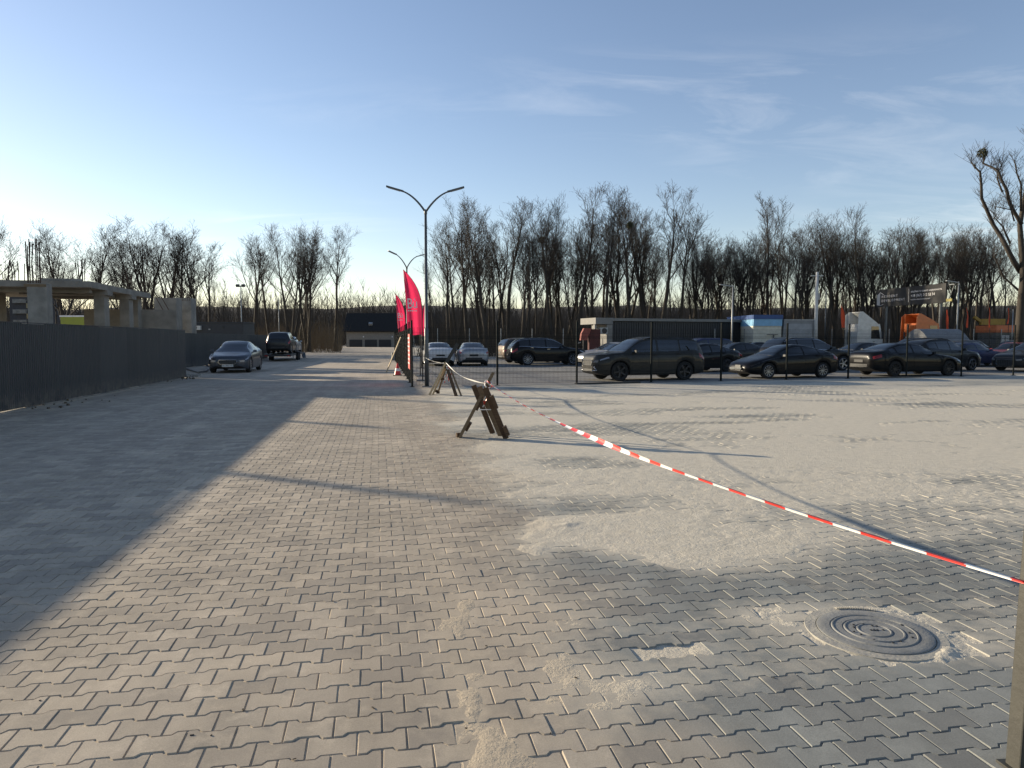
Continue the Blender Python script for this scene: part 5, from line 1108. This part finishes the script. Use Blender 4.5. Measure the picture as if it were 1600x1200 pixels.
right = [(702, 335, 's1', 74), (732, 300, 's2', 76), (760, 296, 'b1', 72), (790, 300, 's3', 78), (775, 340, 'b3', 84), (815, 335, 'b2', 70), (846, 300, 'b1', 76), (866, 300, 's4', 72), (884, 350, 'v1', 82), (905, 280, 's2', 74), (925, 330, 'b3', 78), (945, 298, 's3', 72), (968, 310, 'b2', 80), (986, 278, 's1', 75), (1008, 300, 'b1', 79), (1030, 290, 's2', 72), (1055, 305, 's4', 76), (1078, 365, 'b2', 80), (1105, 362, 'v2', 76), (1125, 372, 'b3', 82),
         (1150, 375, 'b1', 76), (1172, 368, 'v1', 74), (1198, 292, 's3', 78), (1222, 330, 's1', 82), (1240, 338, 'b2', 74), (1262, 345, 'b3', 80), (1286, 330, 's4', 72), (1305, 322, 'b1', 76), (1330, 345, 'v2', 82), (1352, 318, 's2', 74), (1378, 335, 'b2', 70), (1400, 345, 'v1', 76), (1425, 350, 'b3', 72), (1452, 350, 's1', 74), (1480, 352, 'b1', 68), (1505, 352, 'v2', 74), (1530, 350, 'b2', 70), (1556, 355, 's3', 74), (1640, 340, 'b1', 70), (1680, 330, 'v1', 74)] + [(1090 + 33 * i + (i * 17) % 13, 340 + (i * 29) % 34, ('v1', 'b2', 'v2', 'b3', 's2')[i % 5], 78 + (i * 7) % 14) for i in range(14)] + [(716 + 37 * i, 330 + (i * 23) % 40, ('b3', 'v2', 's1', 'v1')[i % 4], 80 + (i * 5) % 12) for i in range(9)]
KIND = {'s': 'tall slender bare tree', 'v': 'bare tree with several stems', 'b': 'forked bare tree', 'c': 'crooked bare tree'}
def near_what(px):
    for lim, w_ in ((752, 'behind the silver sedan'), (840, 'behind the tail of the glossy black wagon'), (925, 'behind the nose of the glossy black wagon'), (1010, 'behind the pale end frame of the black cabin'), (1095, 'behind the middle of the black cabin'), (1172, 'behind the far end of the black cabin'), (1228, 'behind the cream box trailer'), (1284, 'behind the grey box trailer'), (1360, 'behind the white truck cab'), (1412, 'behind the left half of the billboard'), (1476, 'behind the orange truck cab'), (1540, 'behind the orange feather flags'), (9999, 'behind the orange kiosk')):
        if px < lim: return w_
for px, yt, k, Y in right: plant('bare_tree', KIND[k[0]] + ' ' + near_what(px), k, px, yt, Y, GR, rt.uniform(1.05, 1.4))
for i in range(34):
    px = 690 + i * 26.5 + rt.uniform(-12, 12); yt = rt.uniform(345, 410) if px < 1080 else rt.uniform(360, 405)
    plant('young_tree', 'thin young bare tree ' + near_what(px), rt.choice(['s1', 's2', 's3', 's4', 'b1']), px, yt, rt.uniform(70, 92), 'young trees behind the car lot', rt.uniform(.8, 1.1))
left = [(-12, 338, 'v1', 78), (84, 352, 'c1', 80), (110, 345, 'b1', 84), (146, 342, 's1', 86), (188, 372, 'b3', 80), (224, 334, 'v2', 82), (250, 335, 'v1', 86), (278, 345, 'b2', 82), (318, 362, 'b1', 84), (333, 372, 's2', 88)]
for px, yt, k, Y in left: plant('bare_tree', {'c': 'crooked bare tree beyond the unfinished building', 's': 'slender bare tree beyond the unfinished building', 'v': 'bare tree with spreading stems beyond the unfinished building', 'b': 'forked bare tree beyond the unfinished building'}[k[0]], k, px, yt, Y, GLf, 1.5)
for i in range(12): plant('young_tree', 'thin young bare tree beyond the unfinished building', rt.choice(['s1', 's3', 'b2']), 70 + i * 24 + rt.uniform(-8, 8), rt.uniform(395, 435), rt.uniform(78, 96), 'young trees beyond the unfinished building', .9)
for px, yt, k, Y in [(398, 350, 'b2', 92), (456, 343, 'v1', 90), (470, 350, 'b1', 94), (482, 346, 'v2', 92), (524, 350, 's1', 96), (425, 360, 's4', 98)]:
    plant('bare_tree', {'b': 'forked bare tree standing left of the garage house', 'v': 'bare tree with spreading stems left of the garage house', 's': 'slender bare tree left of the garage house'}[k[0]], k, px, yt, Y, GC, 1.3)
# the big lopped tree at the right
lp = at(1592, 500, 50); T = thing('lopped_tree', 'large lopped tree with bare pruned limbs and a ball of mistletoe', 'tree', (lp.x, lp.y, -.05))
b = MB(); tw = MB(); rn = random.Random(77)
def P_(px, py): v = at(px, py, 50); return Vector((v.x - lp.x, (rn.uniform(-.6, .6)), v.z + .05))
def limb(ps, r0, r1):
    pts = [P_(*p) for p in ps]; pts[0].y = 0; sm = []
    for i in range(len(pts) - 1):
        for f in (0, .5): sm.append(pts[i].lerp(pts[i + 1], f) + Vector((rn.gauss(0, .03), 0, 0)))
    sm.append(pts[-1]); n = len(sm); r0, r1 = r0 * .62, r1 * .55; b.tube(sm, [r0 + (r1 - r0) * i / (n - 1) for i in range(n)], 8)
    for i in range(n // 4, n):
        for _ in range(9):
            a = sm[i] + Vector((0, 0, rn.uniform(-.2, .2))); dd = Vector((rn.gauss(0, .6), rn.gauss(0, .6), rn.uniform(.5, 1.4))).normalized(); l = rn.uniform(.4, 1.3)
            m_ = a + dd * l * .5 + Vector((0, 0, .06)); e = a + dd * l + Vector((rn.gauss(0, .1), 0, .2)); tw.tube([a, m_, e], [.014, .011, .006], 3, 0, False)
            for _ in range(2): tw.tube([m_, m_ + Vector((rn.gauss(0, .25), rn.gauss(0, .25), rn.uniform(.2, .5)))], [.009, .005], 3, 0, False)
limb([(1592, 545), (1592, 470), (1595, 420), (1598, 350), (1604, 260), (1603, 215)], .48, .12)
limb([(1594, 425), (1570, 395), (1556, 350), (1535, 310), (1529, 270), (1520, 252)], .30, .07)
limb([(1597, 350), (1582, 330), (1566, 300), (1553, 268), (1545, 252), (1537, 242)], .22, .07)
limb([(1578, 380), (1560, 355), (1545, 340)], .12, .05); limb([(1566, 300), (1565, 275), (1562, 260)], .10, .05); limb([(1596, 330), (1590, 290), (1588, 250)], .14, .06)
limb([(1592, 455), (1570, 432), (1545, 402)], .14, .06); limb([(1598, 400), (1620, 350), (1635, 280)], .22, .08); limb([(1584, 345), (1570, 330), (1560, 322)], .09, .05)
b.build('trunk', BARK, T, True); tw.build('crown', TWIG, T)
mm_ = MB(); c_ = P_(1535, 239); c_.y = 0
for _ in range(260):
    dd = Vector((rn.gauss(0, 1), rn.gauss(0, 1), rn.gauss(0, 1))).normalized() * .34 * rn.random() ** .4; mm_.box(c_ + dd, (.07, .02, .05), Matrix.Rotation(rn.uniform(0, 3), 3, 'Z') @ Matrix.Rotation(rn.uniform(0, 3), 3, 'X'))
mm_.build('mistletoe', mat('mistletoe_green', (.05, .055, .02), .8), T)
# nests / mistletoe in the row
for px, py, Y in ((984, 352, 75), (847, 375, 76)):
    p = at(px, py, Y); rn = random.Random(px); q = MB().box((0, 0, 0), (.5, .5, .45))
    for _ in range(200):
        dd = Vector((rn.gauss(0, 1), rn.gauss(0, 1), rn.gauss(0, 1))).normalized() * .42 * rn.random() ** .4; q.box(dd, (.10, .03, .06), Matrix.Rotation(rn.uniform(0, 3), 3, 'Z') @ Matrix.Rotation(rn.uniform(0, 3), 3, 'X'))
    tag(q.build('mistletoe', mat('mistletoe_green', (.05, .055, .02), .8), None, False, p), 'round clump of mistletoe high in a tree behind the car lot', 'mistletoe', 'mistletoe clumps in the tree row')

# ------------------------------------------------------------------ far wood, hills and dry brush
def strands(name, label, cat, n, xr, yr, hr, lean, w_, m, seed, branches=0, dens=None):
    g = np.random.default_rng(seed); y = g.uniform(*yr, n); x = g.uniform(xr[0], xr[1], n) * (y / yr[1] if xr[2] else 1); h = g.uniform(*hr, n) * (0.75 + 0.5 * fbm(x * .06, y * .06, seed, 3))
    B0 = np.stack([x, y, np.full(n, -.06)], 1); T0 = B0 + np.stack([g.normal(0, lean, n) * h, g.normal(0, lean, n) * h, h], 1); 
    if dens: ok = dens(800 + F * x / y); B0, T0, h = B0[ok], T0[ok], h[ok]; n = len(h)
    segs = [(B0, T0, np.full(n, w_))]
    for k in range(branches):
        f = g.uniform(.30, .95, n)[:, None]; a = B0 + (T0 - B0) * f; l = h * g.uniform(.12, .32, n) * (1.2 - .6 * f[:, 0]); an = g.uniform(0, 6.28, n); sp = g.uniform(.3, .9, n)
        e = a + np.stack([np.cos(an) * sp * l, np.sin(an) * sp * l, l], 1); segs.append((a, e, np.full(n, w_ * .5)))
    A = np.concatenate([s[0] for s in segs]); E = np.concatenate([s[1] for s in segs]); Wd = np.concatenate([s[2] for s in segs]); N_ = len(A)
    V = np.stack([A - np.stack([Wd, 0 * Wd, 0 * Wd], 1), A + np.stack([Wd, 0 * Wd, 0 * Wd], 1), E, A + np.stack([0 * Wd, Wd * 1.5, 0 * Wd], 1)], 1).reshape(-1, 3); i = 4 * np.arange(N_)
    Fq = np.stack([i, i + 1, i + 2, i + 1, i + 3, i + 2, i + 3, i, i + 2], 1).reshape(-1, 3)
    return tag(link(name, fastmesh(name, V, Fq, np.full(len(Fq), 3), m, False)), label, cat, None, 'stuff')
WOODF = mat('far_wood', (.085, .066, .05), .95, c2=(.055, .045, .036), scale=.05, coord='World')
BRUSH = mat('dry_brush', (.20, .145, .08), .95, c2=(.10, .07, .042), scale=.25, coord='World'); BRUSH2 = mat('dark_brush', (.085, .062, .04), .95, c2=(.05, .038, .026), scale=.3, coord='World')
strands('far_wood', 'far brown leafless wood along the horizon', 'wood', 5200, (-260, 260, False), (170, 260), (9.5, 16.0), .05, .10, WOODF, 5, 14)
strands('undergrowth', 'tangled dry undergrowth at the road end', 'undergrowth', 9000, (-75, -8, False), (84, 140), (1.4, 4.6), .25, .022, BRUSH, 6, 3, lambda p: p < 534)
strands('undergrowth', 'tangled dark undergrowth below the trees behind the car lot', 'undergrowth', 11000, (-9, 75, False), (64, 100), (1.2, 4.4), .25, .022, BRUSH2, 7, 3)
hx = np.linspace(-800, 800, 160); V = []; 
for x in hx:
    h = 14.2 + 2.2 * (fbm(np.array([x * .02]), np.array([.5]), 5, 5)[0] - .5) * 2; V += [(x, 262, -1), (x, 285, h * .85), (x, 330, h * 1.15), (x, 700, h * 1.2)]
Fc = [(i * 4 + k, (i + 1) * 4 + k, (i + 1) * 4 + k + 1, i * 4 + k + 1) for i in range(len(hx) - 1) for k in range(3)]
tag(link('hills', mkmesh('hills', V, Fc, mat('hill_wood', (.055, .045, .034), .95, c2=(.035, .03, .024), scale=.08, coord='World'), None, True)), 'low wooded rise along the horizon', None, None, 'structure')
